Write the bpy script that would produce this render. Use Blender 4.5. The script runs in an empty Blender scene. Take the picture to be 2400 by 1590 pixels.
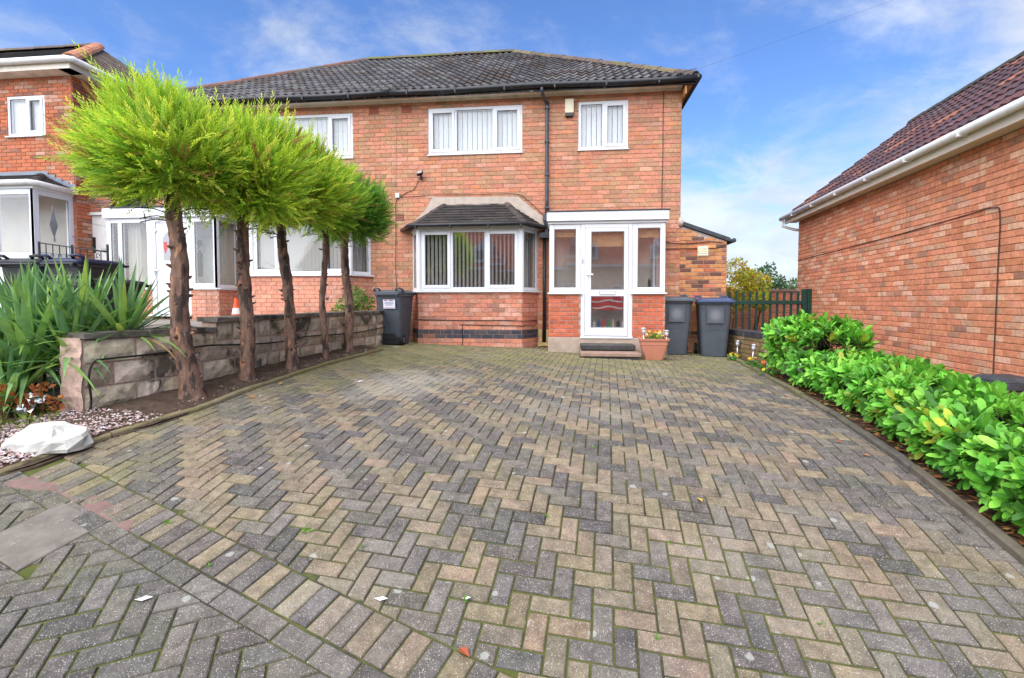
import bpy, bmesh, math, random
from mathutils import Vector, Matrix, noise

# ------------------------------------------------------------------ camera, sky, sun, exposure
scene = bpy.context.scene
CAMZ = 0.91
cam_data = bpy.data.cameras.new("camera")
cam = bpy.data.objects.new("camera", cam_data)
scene.collection.objects.link(cam)
cam.location = (0, 0, CAMZ)
cam.rotation_euler = (math.radians(90 - 2.2), 0, math.radians(6.3))
cam_data.sensor_width = 36.0
cam_data.lens = 36.0 * 1150 / 2400
cam_data.shift_y = -0.0178
cam_data.clip_start = 0.05
cam_data.clip_end = 3000
scene.camera = cam

SUN_EL, SUN_AZ = math.radians(47), math.radians(205)     # azimuth clockwise from +y: from behind the camera, left
sun_dir = Vector((math.sin(SUN_AZ) * math.cos(SUN_EL), math.cos(SUN_AZ) * math.cos(SUN_EL), math.sin(SUN_EL)))
sun_data = bpy.data.lights.new("sun", 'SUN')
sun_data.energy = 3.6
sun_data.angle = math.radians(100)
sun_data.color = (1.0, 0.95, 0.87)
sun = bpy.data.objects.new("sun", sun_data)
scene.collection.objects.link(sun)
sun.rotation_euler = sun_dir.to_track_quat('Z', 'Y').to_euler()

scene.view_settings.view_transform = 'Standard'
scene.view_settings.look = 'None'
scene.view_settings.exposure = 1.12
scene.view_settings.gamma = 1.0
scene.render.engine = 'CYCLES'
scene.cycles.max_bounces = 8
scene.cycles.transparent_max_bounces = 12

world = bpy.data.worlds.new("World")
scene.world = world
world.use_nodes = True


class NT:
    """small node-tree helper"""
    def __init__(s, tree):
        s.t = tree
        s.n = tree.nodes
        s.l = tree.links

    def new(s, kind, **kw):
        n = s.n.new(kind)
        for k, v in kw.items():
            setattr(n, k, v)
        return n

    def set(s, sock, v):
        if isinstance(v, bpy.types.NodeSocket):
            s.l.new(v, sock)
        elif isinstance(v, (tuple, list)) and len(v) == 3 and sock.type == 'RGBA':
            sock.default_value = (*v, 1)
        else:
            sock.default_value = v

    def math(s, op, a, b=0.0, clamp=False):
        n = s.new('ShaderNodeMath', operation=op, use_clamp=clamp)
        s.set(n.inputs[0], a)
        s.set(n.inputs[1], b)
        return n.outputs[0]

    def vmath(s, op, a, b=(0, 0, 0)):
        n = s.new('ShaderNodeVectorMath', operation=op)
        s.set(n.inputs[0], a)
        s.set(n.inputs[1], b)
        return n.outputs[1] if op in ('DOT_PRODUCT', 'LENGTH') else n.outputs[0]

    def noise(s, vec, scale, detail=3.0, rough=0.55):
        n = s.new('ShaderNodeTexNoise')
        s.set(n.inputs['Vector'], vec)
        n.inputs['Scale'].default_value = scale
        n.inputs['Detail'].default_value = detail
        n.inputs['Roughness'].default_value = rough
        return n.outputs['Fac']

    def ramp(s, fac, lo, hi, a=0.0, b=1.0):
        n = s.new('ShaderNodeMapRange', interpolation_type='SMOOTHSTEP')
        s.set(n.inputs['Value'], fac)
        n.inputs['From Min'].default_value = lo
        n.inputs['From Max'].default_value = hi
        n.inputs['To Min'].default_value = a
        n.inputs['To Max'].default_value = b
        return n.outputs['Result']

    def mix(s, fac, a, b, mode='MIX'):
        n = s.new('ShaderNodeMix', data_type='RGBA', blend_type=mode)
        s.set(n.inputs[0], fac)
        s.set(n.inputs[6], a)
        s.set(n.inputs[7], b)
        return n.outputs[2]


def build_world():
    w = NT(world.node_tree)
    for n in list(w.n):
        w.n.remove(n)
    out = w.new('ShaderNodeOutputWorld')
    bg = w.new('ShaderNodeBackground')
    sky = w.new('ShaderNodeTexSky', sky_type='NISHITA')
    sky.sun_disc = False
    sky.sun_elevation = SUN_EL
    sky.sun_rotation = SUN_AZ
    sky.altitude = 150
    sky.air_density = 1.0
    sky.dust_density = 0.35
    sky.ozone_density = 2.5
    tc = w.new('ShaderNodeTexCoord')
    d = tc.outputs['Generated']
    sep = w.new('ShaderNodeSeparateXYZ')
    w.l.new(d, sep.inputs[0])
    x, y, z = sep.outputs
    zz = w.math('MAXIMUM', z, 0.0)
    den = w.math('ADD', zz, 0.28)
    comb = w.new('ShaderNodeCombineXYZ')
    w.set(comb.inputs[0], w.math('DIVIDE', x, den))
    w.set(comb.inputs[1], w.math('DIVIDE', y, den))
    w.set(comb.inputs[2], w.math('MULTIPLY', z, 0.6))
    p = comb.outputs[0]
    warp = w.new('ShaderNodeTexNoise')
    w.set(warp.inputs['Vector'], p)
    warp.inputs['Scale'].default_value = 1.4
    warp.inputs['Detail'].default_value = 2
    off = w.vmath('SCALE', w.vmath('SUBTRACT', warp.outputs['Color'], (0.5, 0.5, 0.5)))
    off.node.inputs['Scale'].default_value = 0.55
    pw = w.vmath('ADD', w.vmath('ADD', p, off), (CLOUD_OX, CLOUD_OY, 0.0))
    n1 = w.noise(pw, 2.3, 9, 0.64)
    n2 = w.noise(pw, 0.55, 2, 0.5)
    cover = w.math('ADD', w.math('MULTIPLY', n1, 0.62), w.math('MULTIPLY', n2, 0.42))
    # more cloud low over the roofs to the east, as the weather in the picture has it
    east = w.vmath('DOT_PRODUCT', d, Vector((0.66, 0.74, 0.12)).normalized())
    cover = w.math('ADD', cover, w.ramp(east, 0.60, 1.0, 0.0, 0.14))
    lowh = w.ramp(zz, 0.0, 0.36, 0.13, 0.0)
    cover = w.math('ADD', cover, lowh)
    fac = w.ramp(cover, 0.50, 0.76, 0.0, 0.86)
    shade = w.ramp(w.noise(pw, 3.1, 5, 0.6), 0.3, 0.75, 0.82, 1.06)
    skyc = w.mix(1.0, sky.outputs[0], SKY_TINT, 'MULTIPLY')
    cl = w.vmath('SCALE', CLOUD_COL)
    w.set(cl.node.inputs['Scale'], shade)
    c = w.mix(fac, skyc, cl)
    w.l.new(c, bg.inputs[0])
    bg.inputs[1].default_value = 0.12
    w.l.new(bg.outputs[0], out.inputs[0])


CLOUD_OX, CLOUD_OY = 18.38, 6.22
SKY_TINT = (0.54, 0.69, 0.93)
CLOUD_COL = (3.6, 3.8, 4.1)
build_world()

# ------------------------------------------------------------------ helpers
R = random.Random(11)
CAM = Vector((0, 0, CAMZ))
COL = scene.collection
YS = [-2, 0.0, 1, 2.0, 2.9, 3.65, 4.6, 5.7, 6.5, 8, 9.8, 14]
DS = [2.38, 1.9, 1.66, 1.42, 1.20, 1.07, .985, .945, .925, .912, .91, .90]


def interp(x, xs, ys):
    if x <= xs[0]:
        return ys[0]
    for i in range(1, len(xs)):
        if x <= xs[i]:
            t = (x - xs[i - 1]) / (xs[i] - xs[i - 1])
            return ys[i - 1] + t * (ys[i] - ys[i - 1])
    return ys[-1]


def ground(x, y):
    """height of the drive: flat by the house, falling to the street and a little to the right"""
    return CAMZ - (interp(y, YS, DS) + .03 * (min(max(x, -5), 4) - .3))


def frame(o, ex, ez=(0, 0, 1)):
    """matrix of a wall: local x along the wall (left to right seen from outside), local y INTO the wall, local z up"""
    ex = Vector(ex).normalized()
    ez = Vector(ez).normalized()
    ey = ez.cross(ex).normalized()
    m = Matrix((ex, ey, ez)).transposed().to_4x4()
    m.translation = Vector(o)
    return m


def setp(o, **kw):
    for k, v in kw.items():
        if v is not None:
            o[k] = v
    return o


def adopt(o, parent):
    if parent is not None:
        o.parent = parent
        o.matrix_parent_inverse = WORLD_OF.get(parent.name, Matrix()).inverted()


WORLD_OF = {}


def thing(name, loc, label, category, group=None, rotz=0.0):
    o = bpy.data.objects.new(name, None)
    o.empty_display_size = 0.2
    COL.objects.link(o)
    o.location = loc
    o.rotation_euler = (0, 0, rotz)
    WORLD_OF[o.name] = Matrix.Translation(Vector(loc)) @ Matrix.Rotation(rotz, 4, 'Z')
    return setp(o, label=label, category=category, group=group)


class MB:
    """collects geometry for ONE mesh object"""
    def __init__(s, M=None):
        s.v, s.f, s.c, s.m = [], [], [], []
        s.M = M

    def add(s, vs, fs, c=None, m=0):
        b = len(s.v)
        if s.M is not None:
            M = s.M
            s.v += [tuple(M @ Vector(v)) for v in vs]
        else:
            s.v += [tuple(v) for v in vs]
        s.f += [tuple(b + i for i in f) for f in fs]
        s.c += [c] * len(fs)
        s.m += [m] * len(fs)
        return s

    def box(s, x0, x1, y0, y1, z0, z1, c=None, m=0):
        return s.add([(x0, y0, z0), (x1, y0, z0), (x1, y1, z0), (x0, y1, z0), (x0, y0, z1), (x1, y0, z1), (x1, y1, z1), (x0, y1, z1)],
                     [(0, 3, 2, 1), (4, 5, 6, 7), (0, 1, 5, 4), (1, 2, 6, 5), (2, 3, 7, 6), (3, 0, 4, 7)], c, m)

    def hexa(s, p, c=None, m=0):
        return s.add(p, [(0, 3, 2, 1), (4, 5, 6, 7), (0, 1, 5, 4), (1, 2, 6, 5), (2, 3, 7, 6), (3, 0, 4, 7)], c, m)

    def quad(s, a, b, c_, d, c=None, m=0):
        return s.add([a, b, c_, d], [(0, 1, 2, 3)], c, m)

    def prism(s, poly, z0, z1, c=None, m=0):
        """poly: list of (x, y), extruded in z"""
        n = len(poly)
        vs = [(x, y, z0) for x, y in poly] + [(x, y, z1) for x, y in poly]
        fs = [tuple(range(n - 1, -1, -1)), tuple(range(n, 2 * n))] + [(i, (i + 1) % n, n + (i + 1) % n, n + i) for i in range(n)]
        return s.add(vs, fs, c, m)

    def loft(s, rings, c=None, m=0, cap0=True, cap1=True, closed=True):
        n = len(rings[0])
        vs = [p for r in rings for p in r]
        fs = []
        for k in range(len(rings) - 1):
            for i in range(n if closed else n - 1):
                j = (i + 1) % n
                fs.append((k * n + i, k * n + j, (k + 1) * n + j, (k + 1) * n + i))
        if cap0:
            fs.append(tuple(range(n - 1, -1, -1)))
        if cap1:
            fs.append(tuple((len(rings) - 1) * n + i for i in range(n)))
        return s.add(vs, fs, c, m)

    def tube(s, pts, r, n=8, c=None, m=0, half=False, jit=0.0):
        pts = [Vector(p) for p in pts]
        rings = []
        prev = None
        for i, p in enumerate(pts):
            t = (pts[min(i + 1, len(pts) - 1)] - pts[max(i - 1, 0)])
            t = t.normalized() if t.length > 1e-9 else Vector((0, 0, 1))
            if prev is None:
                a = Vector((0, 0, 1)) if abs(t.z) < .9 else Vector((1, 0, 0))
                u = a.cross(t).normalized()
            else:
                u = (prev - t * prev.dot(t)).normalized()
            w = t.cross(u)
            prev = u
            rr = r[i] if isinstance(r, (list, tuple)) else r
            ring = []
            for k in range(n):
                a = 2 * math.pi * k / n
                q = rr * (1 + (R.uniform(-jit, jit) if jit else 0))
                ring.append(p + (u * math.cos(a) + w * math.sin(a)) * q)
            rings.append(ring)
        return s.loft(rings, c, m)

    def build(s, name, mats, parent=None, smooth=False, bevel=0.0, kind=None, label=None):
        me = bpy.data.meshes.new(name)
        me.from_pydata(s.v, [], s.f)
        if not isinstance(mats, (list, tuple)):
            mats = [mats]
        for mt in mats:
            me.materials.append(mt)
        if len(mats) > 1:
            me.polygons.foreach_set('material_index', s.m)
        if any(c is not None for c in s.c):
            at = me.color_attributes.new('col', 'FLOAT_COLOR', 'CORNER')
            buf = []
            for c, f in zip(s.c, s.f):
                cc = c if c is not None else (.5, .5, .5)
                buf += [cc[0], cc[1], cc[2], 1.0] * len(f)
            at.data.foreach_set('color', buf)
        if smooth:
            me.polygons.foreach_set('use_smooth', [True] * len(me.polygons))
        me.update()
        o = bpy.data.objects.new(name, me)
        COL.objects.link(o)
        adopt(o, parent)
        if bevel:
            b = o.modifiers.new('bevel', 'BEVEL')
            b.width = bevel
            b.segments = 2
            b.limit_method = 'ANGLE'
        if kind:
            o['kind'] = kind
        if label:
            o['label'] = label
        return o


def inst(name, me, M, parent=None, color=None):
    """one more object that shares a mesh"""
    o = bpy.data.objects.new(name, me)
    COL.objects.link(o)
    adopt(o, parent)
    o.matrix_basis = M
    if color is not None:
        o.color = (*color, 1)
    return o


def bezier(pts, n=8):
    """Catmull-Rom through the points"""
    P = [Vector(p) for p in pts]
    out = []
    for i in range(len(P) - 1):
        p0, p1, p2, p3 = P[max(i - 1, 0)], P[i], P[i + 1], P[min(i + 2, len(P) - 1)]
        for k in range(n):
            t = k / n
            out.append(.5 * ((2 * p1) + (p2 - p0) * t + (2 * p0 - 5 * p1 + 4 * p2 - p3) * t * t + (3 * p1 - p0 - 3 * p2 + p3) * t ** 3))
    out.append(P[-1])
    return out


def pick(pal):
    t = R.random() * sum(p[0] for p in pal)
    for w, c in pal:
        t -= w
        if t <= 0:
            break
    k = R.uniform(.86, 1.14)
    return (c[0] * k, c[1] * k * R.uniform(.96, 1.04), c[2] * k * R.uniform(.94, 1.06))


# ------------------------------------------------------------------ materials
def material(name, src, rough=0.7, pscale=None, var=0.0, vscale=6.0, bump=0.0, bscale=80.0, spec=0.4, metal=0.0, stain=None, extra=None, trans=0.0):
    """src: rgb, 'OBJ' (object colour) or 'ATTR' (colour attribute of a joined mesh)"""
    m = bpy.data.materials.new(name)
    m.use_nodes = True
    t = NT(m.node_tree)
    b = t.n['Principled BSDF']
    geo = t.new('ShaderNodeNewGeometry')
    pos = geo.outputs['Position']
    if pscale:
        pos = t.vmath('MULTIPLY', pos, pscale)
    if src == 'OBJ':
        c = t.new('ShaderNodeObjectInfo').outputs['Color']
    elif src == 'ATTR':
        c = t.new('ShaderNodeAttribute', attribute_name='col').outputs['Color']
    else:
        rgb = t.new('ShaderNodeRGB')
        rgb.outputs[0].default_value = (*src, 1)
        c = rgb.outputs[0]
    if var:
        f = t.ramp(t.noise(pos, vscale, 5, .6), .25, .75, 1 - var, 1 + var)
        v = t.vmath('SCALE', c)
        t.set(v.node.inputs['Scale'], f)
        c = v
    if stain:      # list of (colour, scale, lo, hi, amount)
        for sc, ss, lo, hi, am in stain:
            f = t.ramp(t.noise(t.vmath('ADD', pos, (ss * 3.1, 1.7, 5.3)), ss, 5, .62), lo, hi, 0, am)
            c = t.mix(f, c, sc)
    if extra:
        c = extra(t, c, pos, geo)
    t.set(b.inputs['Base Color'], c)
    b.inputs['Roughness'].default_value = rough
    b.inputs['Metallic'].default_value = metal
    b.inputs['Specular IOR Level'].default_value = spec
    if bump:
        bn = t.new('ShaderNodeBump')
        bn.inputs['Strength'].default_value = bump
        bn.inputs['Distance'].default_value = 0.004
        t.set(bn.inputs['Height'], t.noise(pos, bscale, 4, .65))
        t.l.new(bn.outputs[0], b.inputs['Normal'])
    if trans:
        tr = t.new('ShaderNodeBsdfTranslucent')
        t.set(tr.inputs[0], c)
        mx = t.new('ShaderNodeMixShader')
        mx.inputs[0].default_value = trans
        out = t.n['Material Output']
        t.l.new(b.outputs[0], mx.inputs[1])
        t.l.new(tr.outputs[0], mx.inputs[2])
        t.l.new(mx.outputs[0], out.inputs[0])
    return m


def pair(name, **kw):
    return material(name, 'OBJ', **kw), material(name + '_joined', 'ATTR', **kw)


def glass_material(name='window_glass', base=0.028):
    m = bpy.data.materials.new(name)
    m.use_nodes = True
    t = NT(m.node_tree)
    out = t.n['Material Output']
    t.n.remove(t.n['Principled BSDF'])
    tr = t.new('ShaderNodeBsdfTransparent')
    tr.inputs[0].default_value = (.985, .99, .99, 1)
    gl = t.new('ShaderNodeBsdfGlossy')
    gl.inputs['Roughness'].default_value = 0.01
    gl.inputs[0].default_value = (1, 1, 1, 1)
    fr = t.new('ShaderNodeLayerWeight')
    fr.inputs['Blend'].default_value = 0.5
    f = t.math('ADD', t.math('MULTIPLY', t.math('POWER', fr.outputs['Facing'], 4.0), 0.6), base, clamp=True)
    mx = t.new('ShaderNodeMixShader')
    t.set(mx.inputs[0], f)
    t.l.new(tr.outputs[0], mx.inputs[1])
    t.l.new(gl.outputs[0], mx.inputs[2])
    t.l.new(mx.outputs[0], out.inputs[0])
    return m


GLASS = glass_material()
GLASS_R = glass_material('coated_glass', 0.17)
UPVC = material('white_upvc', (.72, .73, .75), rough=.35, var=.03, vscale=3)
UPVC_W = material('weathered_white_paint', (.74, .73, .70), rough=.55, var=.08, vscale=9, stain=[((.35, .33, .28), 6, .62, .8, .5)])
SEAL = material('grey_window_seal', (.16, .17, .19), rough=.5)
BLIND = material('cream_blind_fabric', (.66, .65, .60), rough=.8)
BLIND_W = material('white_blind_fabric', (.54, .56, .56), rough=.8)
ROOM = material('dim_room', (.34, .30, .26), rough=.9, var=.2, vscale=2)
BLACKP = material('black_plastic_gutter', (.018, .019, .022), rough=.35, var=.25, vscale=12, stain=[((.2, .2, .19), 9, .62, .75, .5)])
GREYPIPE = material('grey_plastic_pipe', (.05, .055, .065), rough=.4, var=.2, vscale=8)
FASCIA = material('black_painted_timber', (.02, .02, .022), rough=.6, stain=[((.45, .44, .40), 10, .60, .68, .8), ((.10, .075, .05), 5, .5, .7, .6)])
SOFFIT = material('cream_soffit', (.78, .71, .60), rough=.7, var=.12, vscale=6, stain=[((.25, .2, .13), 3, .55, .8, .5)])
TIMBER = material('orange_stained_timber', (.50, .24, .09), rough=.6, var=.2, vscale=9)
BRICK_STAIN = [((.14, .09, .06), 14, .64, .88, .28), ((.66, .50, .42), 3.2, .54, .80, .25)]


def weather(t, c, pos, geo):
    """rain streaks and soot on brickwork"""
    st = t.noise(t.vmath('MULTIPLY', pos, (7, 7, .55)), 1.0, 4, .6)
    big = t.noise(t.vmath('ADD', pos, (3.3, 8.1, 1.2)), .8, 3, .6)
    f = t.math('MULTIPLY', t.ramp(st, .50, .72, 0, .55), t.ramp(big, .38, .66, 0, 1))
    return t.mix(f, c, (.20, .125, .085))


BRICK, BRICK_J = pair('clay_brick', extra=weather, rough=.88, var=.22, vscale=21, bump=.5, bscale=140, spec=.2, stain=BRICK_STAIN)
MORTAR = material('pink_mortar', (.55, .35, .26), rough=.95, var=.18, vscale=20, bump=.4, bscale=150, spec=.1)
MORTAR_G = material('grey_mortar', (.46, .40, .35), rough=.95, var=.15, vscale=20, bump=.4, bscale=150, spec=.1)
MORTAR_D = material('dark_mortar', (.13, .085, .065), rough=.95, var=.2, vscale=20, spec=.1)
RENDER = material('rough_render', (.44, .34, .27), rough=.95, var=.15, vscale=6, bump=.7, bscale=90, spec=.1,
                  stain=[((.20, .19, .10), 4, .5, .75, .5)])
MORTARPATCH = material('cement_flashing', (.46, .38, .31), rough=.95, var=.12, vscale=8, bump=.5, bscale=60, spec=.1)
TILE, TILE_J = pair('concrete_roof_tile', rough=.8, var=.28, vscale=22, bump=.4, bscale=120, spec=.3,
                    stain=[((.17, .175, .08), 1.5, .60, .78, .55), ((.30, .30, .29), 16, .58, .8, .35)])
ROOFBASE = material('roof_underlay', (.03, .03, .032), rough=.9)
LEAD = material('lead_flashing', (.20, .23, .27), rough=.5, var=.15, vscale=7)
# ------------------------------------------------------------------ brickwork
def brick_mesh(name, L, H, mat, proud=.012, deep=.02, ch=.004):
    """front-chamfered brick, centred in x and z, face at local y=-proud"""
    x, z = L / 2, H / 2
    xi, zi = x - ch, z - ch
    vs = [(-x, deep, -z), (x, deep, -z), (x, deep, z), (-x, deep, z),
          (-x, -proud + ch, -z), (x, -proud + ch, -z), (x, -proud + ch, z), (-x, -proud + ch, z),
          (-xi, -proud, -zi), (xi, -proud, -zi), (xi, -proud, zi), (-xi, -proud, zi)]
    fs = [(8, 9, 10, 11)]
    for i in range(4):
        j = (i + 1) % 4
        fs += [(4 + i, 4 + j, 8 + j, 8 + i), (i, j, 4 + j, 4 + i)]
    me = bpy.data.meshes.new(name)
    me.from_pydata(vs, [], fs)
    me.materials.append(mat)
    me.update()
    return me


def rest(n, ops):
    """rectangles of a brick left over by the openings"""
    out = [n]
    for a, b, c, d in ops:
        nxt = []
        for s0, s1, z0, z1 in out:
            if s1 <= a or s0 >= b or z1 <= c or z0 >= d:
                nxt.append((s0, s1, z0, z1))
                continue
            zo0, zo1 = max(z0, c), min(z1, d)
            if zo0 - z0 > .018:
                nxt.append((s0, s1, z0, zo0 - .004))
            if z1 - zo1 > .018:
                nxt.append((s0, s1, zo1 + .004, z1))
            if a - s0 > .03:
                nxt.append((s0, a - .002, zo0, zo1))
            if s1 - b > .03:
                nxt.append((b + .002, s1, zo0, zo1))
        out = nxt
    return out


def wall_sheet(name, M, L, z0, z1, mat, parent, ops=(), top=None, reveal=.12):
    """mortar face of a wall with its openings and their reveals"""
    mb = MB(M)
    xs = sorted({0, L, *[o[0] for o in ops], *[o[1] for o in ops]})
    zs = sorted({z0, z1, *[o[2] for o in ops], *[o[3] for o in ops]})
    xs = [x for x in xs if 0 <= x <= L]
    zs = [z for z in zs if z0 <= z <= z1]
    for i in range(len(xs) - 1):
        for j in range(len(zs) - 1):
            cx, cz = (xs[i] + xs[i + 1]) / 2, (zs[j] + zs[j + 1]) / 2
            if any(o[0] < cx < o[1] and o[2] < cz < o[3] for o in ops):
                continue
            a, b, c, d = xs[i], xs[i + 1], zs[j], zs[j + 1]
            if top is None:
                mb.quad((a, 0, c), (b, 0, c), (b, 0, d), (a, 0, d))
            else:
                mb.quad((a, 0, c), (b, 0, c), (b, 0, min(d, top(b))), (a, 0, min(d, top(a))))
    for a, b, c, d in ops:
        a, b, c, d = max(a, 0), min(b, L), max(c, z0), min(d, z1)
        r = reveal
        mb.quad((a, 0, c), (a, r, c), (a, r, d), (a, 0, d))
        mb.quad((b, 0, c), (b, 0, d), (b, r, d), (b, r, c))
        mb.quad((a, 0, c), (b, 0, c), (b, r, c), (a, r, c))
        mb.quad((a, 0, d), (a, r, d), (b, r, d), (b, 0, d))
    return mb.build(name, mat, parent)


def lay_bricks(wall, M, L, z0, z1, pal, ops=(), top=None, course=.0845, blen=.230, jt=.009, n_ind=300, shift=0.0, special=None, mats=None,
               proud=.012, rough=.0015, open_ends=False):
    """bricks of a wall: the nearest ones as objects, the others as one piece of brickwork"""
    BO, BJ = mats or (BRICK, BRICK_J)
    items = []
    k = 0
    z = z0
    while z < z1 - .02:
        off = (blen / 2 if k % 2 else 0) + shift
        s = -off
        while s < L:
            a, b = max(s, 0) + jt / 2, min(s + blen, L) - jt / 2
            if special and k % 2 and s < 0 and open_ends:
                a -= jt / 2
            if special and k % 2 and s + blen > L and not open_ends:
                b += jt / 2
            if b - a > .03:
                zz0, zz1 = z + jt / 2, min(z + course, z1) - jt / 2
                col = None
                if special:
                    col = special(k, (a + b) / 2, z)
                if col is None:
                    col = pick(pal)
                for r in rest((a, b, zz0, zz1), ops):
                    s0, s1, q0, q1 = r
                    if top is not None:
                        t = min(top(s0), top(s1))
                        if q0 > t - .02:
                            continue
                        q1 = min(q1, t)
                    if s1 - s0 < .025 or q1 - q0 < .014:
                        continue
                    items.append((s0, s1, q0, q1, col))
            s += blen
        z += course
        k += 1
    full = (blen - jt, course - jt)
    items.sort(key=lambda t: ((M @ Vector(((t[0] + t[1]) / 2, 0, (t[2] + t[3]) / 2))) - CAM).length)
    me = brick_mesh('brick', full[0], full[1], BO, proud)
    mj = MB(M)
    tmpl_v = [tuple(v.co) for v in me.vertices]
    tmpl_f = [tuple(p.vertices) for p in me.polygons]
    for i, (s0, s1, q0, q1, col) in enumerate(items):
        sx, sz = (s1 - s0) / full[0], (q1 - q0) / full[1]
        cx, cz = (s0 + s1) / 2, (q0 + q1) / 2
        dy = R.uniform(-rough, rough)
        if i < n_ind:
            T = Matrix.Translation((cx, dy, cz)) @ Matrix.Rotation(R.uniform(-.004, .004), 4, 'Y') @ Matrix.Diagonal((sx, 1, sz, 1))
            inst('brick', me, M @ T, wall, col)
        else:
            mj.add([(cx + v[0] * sx, v[1] + dy, cz + v[2] * sz) for v in tmpl_v], tmpl_f, col)
    if mj.v:
        mj.build('brickwork', BJ, wall, kind='stuff')
    return len(items)


# ------------------------------------------------------------------ roof tiles
def tile_mesh(name, w, ln, mat, amp=.017, waves=2, th=.02, n=12, lift=.028):
    vs, fs = [], []
    for i in range(n + 1):
        x = w * i / n
        a = amp * (.5 + .5 * math.cos(2 * math.pi * waves * i / n)) ** 1.4 if amp else 0
        vs += [(x, 0, lift + a - th), (x, 0, lift + a), (x, ln, lift * .0 + a)]
    for i in range(n):
        b, d = 3 * i, 3 * i + 3
        fs += [(b + 1, d + 1, d + 2, b + 2), (b, d, d + 1, b + 1)]
    fs += [(0, 1, 2), (3 * n, 3 * n + 2, 3 * n + 1)]
    me = bpy.data.meshes.new(name)
    me.from_pydata(vs, [], fs)
    me.materials.append(mat)
    me.update()
    return me


def lay_tiles(roof, M, L, slope_len, pal, w=.33, ex=.31, amp=.034, waves=2, n=12, lift=.034, clips=(), n_ind=300, stagger=False, mats=None, x0=0.0):
    """clips: half planes ((px,py),(nx,ny)) in roof coordinates; the kept side is where n.(p)>0"""
    TO, TJ = mats or (TILE, TILE_J)
    ln = ex * 1.2
    me = tile_mesh('roof_tile', w, ln, TO, amp, waves, n=n, lift=lift)
    items = []
    rows = int(math.ceil(slope_len / ex - .05))
    for r in range(rows):
        y = r * ex
        x = x0 - (w / 2 if (stagger and r % 2) else 0)
        while x < L:
            cs = [(x, y), (x + w, y), (x + w, y + ln), (x, y + ln)]
            cut = []
            ok = True
            for (px, py), (nx, ny) in clips:
                ds = [(cx - px) * nx + (cy - py) * ny for cx, cy in cs]
                if max(ds) <= .02:
                    ok = False
                    break
                if min(ds) < 0:
                    cut.append(((px, py), (nx, ny)))
            if ok:
                items.append((x, y, cut))
            x += w
    items.sort(key=lambda t: ((M @ Vector((t[0], t[1], 0))) - CAM).length)
    mj = MB(M)
    v0 = [tuple(v.co) for v in me.vertices]
    f0 = [tuple(p.vertices) for p in me.polygons]
    for i, (x, y, cut) in enumerate(items):
        col = pick(pal)
        T = Matrix.Translation((x + R.uniform(-.004, .004), y + R.uniform(-.006, .006), R.uniform(0, .004))) @ Matrix.Rotation(R.uniform(-.008, .008), 4, 'Z')
        if cut:
            bm = bmesh.new()
            bm.from_mesh(me)
            bmesh.ops.transform(bm, matrix=T, verts=bm.verts)
            for (px, py), (nx, ny) in cut:
                bmesh.ops.bisect_plane(bm, geom=bm.verts[:] + bm.edges[:] + bm.faces[:], plane_co=(px, py, 0), plane_no=(nx, ny, 0), clear_inner=True)
            if len(bm.faces) == 0:
                bm.free()
                continue
            if i < n_ind:
                m2 = bpy.data.meshes.new('roof_tile')
                bm.to_mesh(m2)
                m2.materials.append(TO)
                inst('roof_tile', m2, M.copy(), roof, col)
            else:
                bm.verts.index_update()
                mj.add([tuple(v.co) for v in bm.verts], [tuple(v.index for v in f.verts) for f in bm.faces], col)
            bm.free()
        elif i < n_ind:
            inst('roof_tile', me, M @ T, roof, col)
        else:
            mj.add([tuple(T @ Vector(v)) for v in v0], f0, col)
    if mj.v:
        mj.build('tile_field', TJ, roof, kind='stuff')


def ridge_caps(roof, a, b, pal, r=.115, step=.42, up=(0, 0, 1), mats=None):
    """half-round ridge or hip tiles from a to b"""
    a, b = Vector(a), Vector(b)
    d = (b - a)
    n = max(1, int(round(d.length / step)))
    ex = d.normalized()
    up = Vector(up)
    ez = (up - ex * up.dot(ex)).normalized()
    ey = ez.cross(ex)
    TO = (mats or (TILE, TILE_J))[0]
    st = d.length / n
    vs, fs = [], []
    N = 7
    for k, (x, q) in enumerate(((0, 1.08), (st * 1.04, 1.0))):
        for i in range(N):
            t = math.pi * (i / (N - 1))
            vs.append((x, math.cos(t) * r * q, math.sin(t) * r * .8 * q - .03))
    for i in range(N):
        t = math.pi * (i / (N - 1))
        vs.append((0, math.cos(t) * r * .85, math.sin(t) * r * .62 - .03))
    for i in range(N - 1):
        fs += [(i, N + i, N + i + 1, i + 1), (2 * N + i, i, i + 1, 2 * N + i + 1)]
    me = bpy.data.meshes.new('ridge_tile')
    me.from_pydata(vs, [], fs)
    me.materials.append(TO)
    me.update()
    for k in range(n):
        M = Matrix((ex, ey, ez)).transposed().to_4x4()
        M.translation = a + ex * (k * st) + Vector((0, 0, R.uniform(-.006, .006)))
        inst('ridge_tile', me, M, roof, pick(pal))


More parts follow.
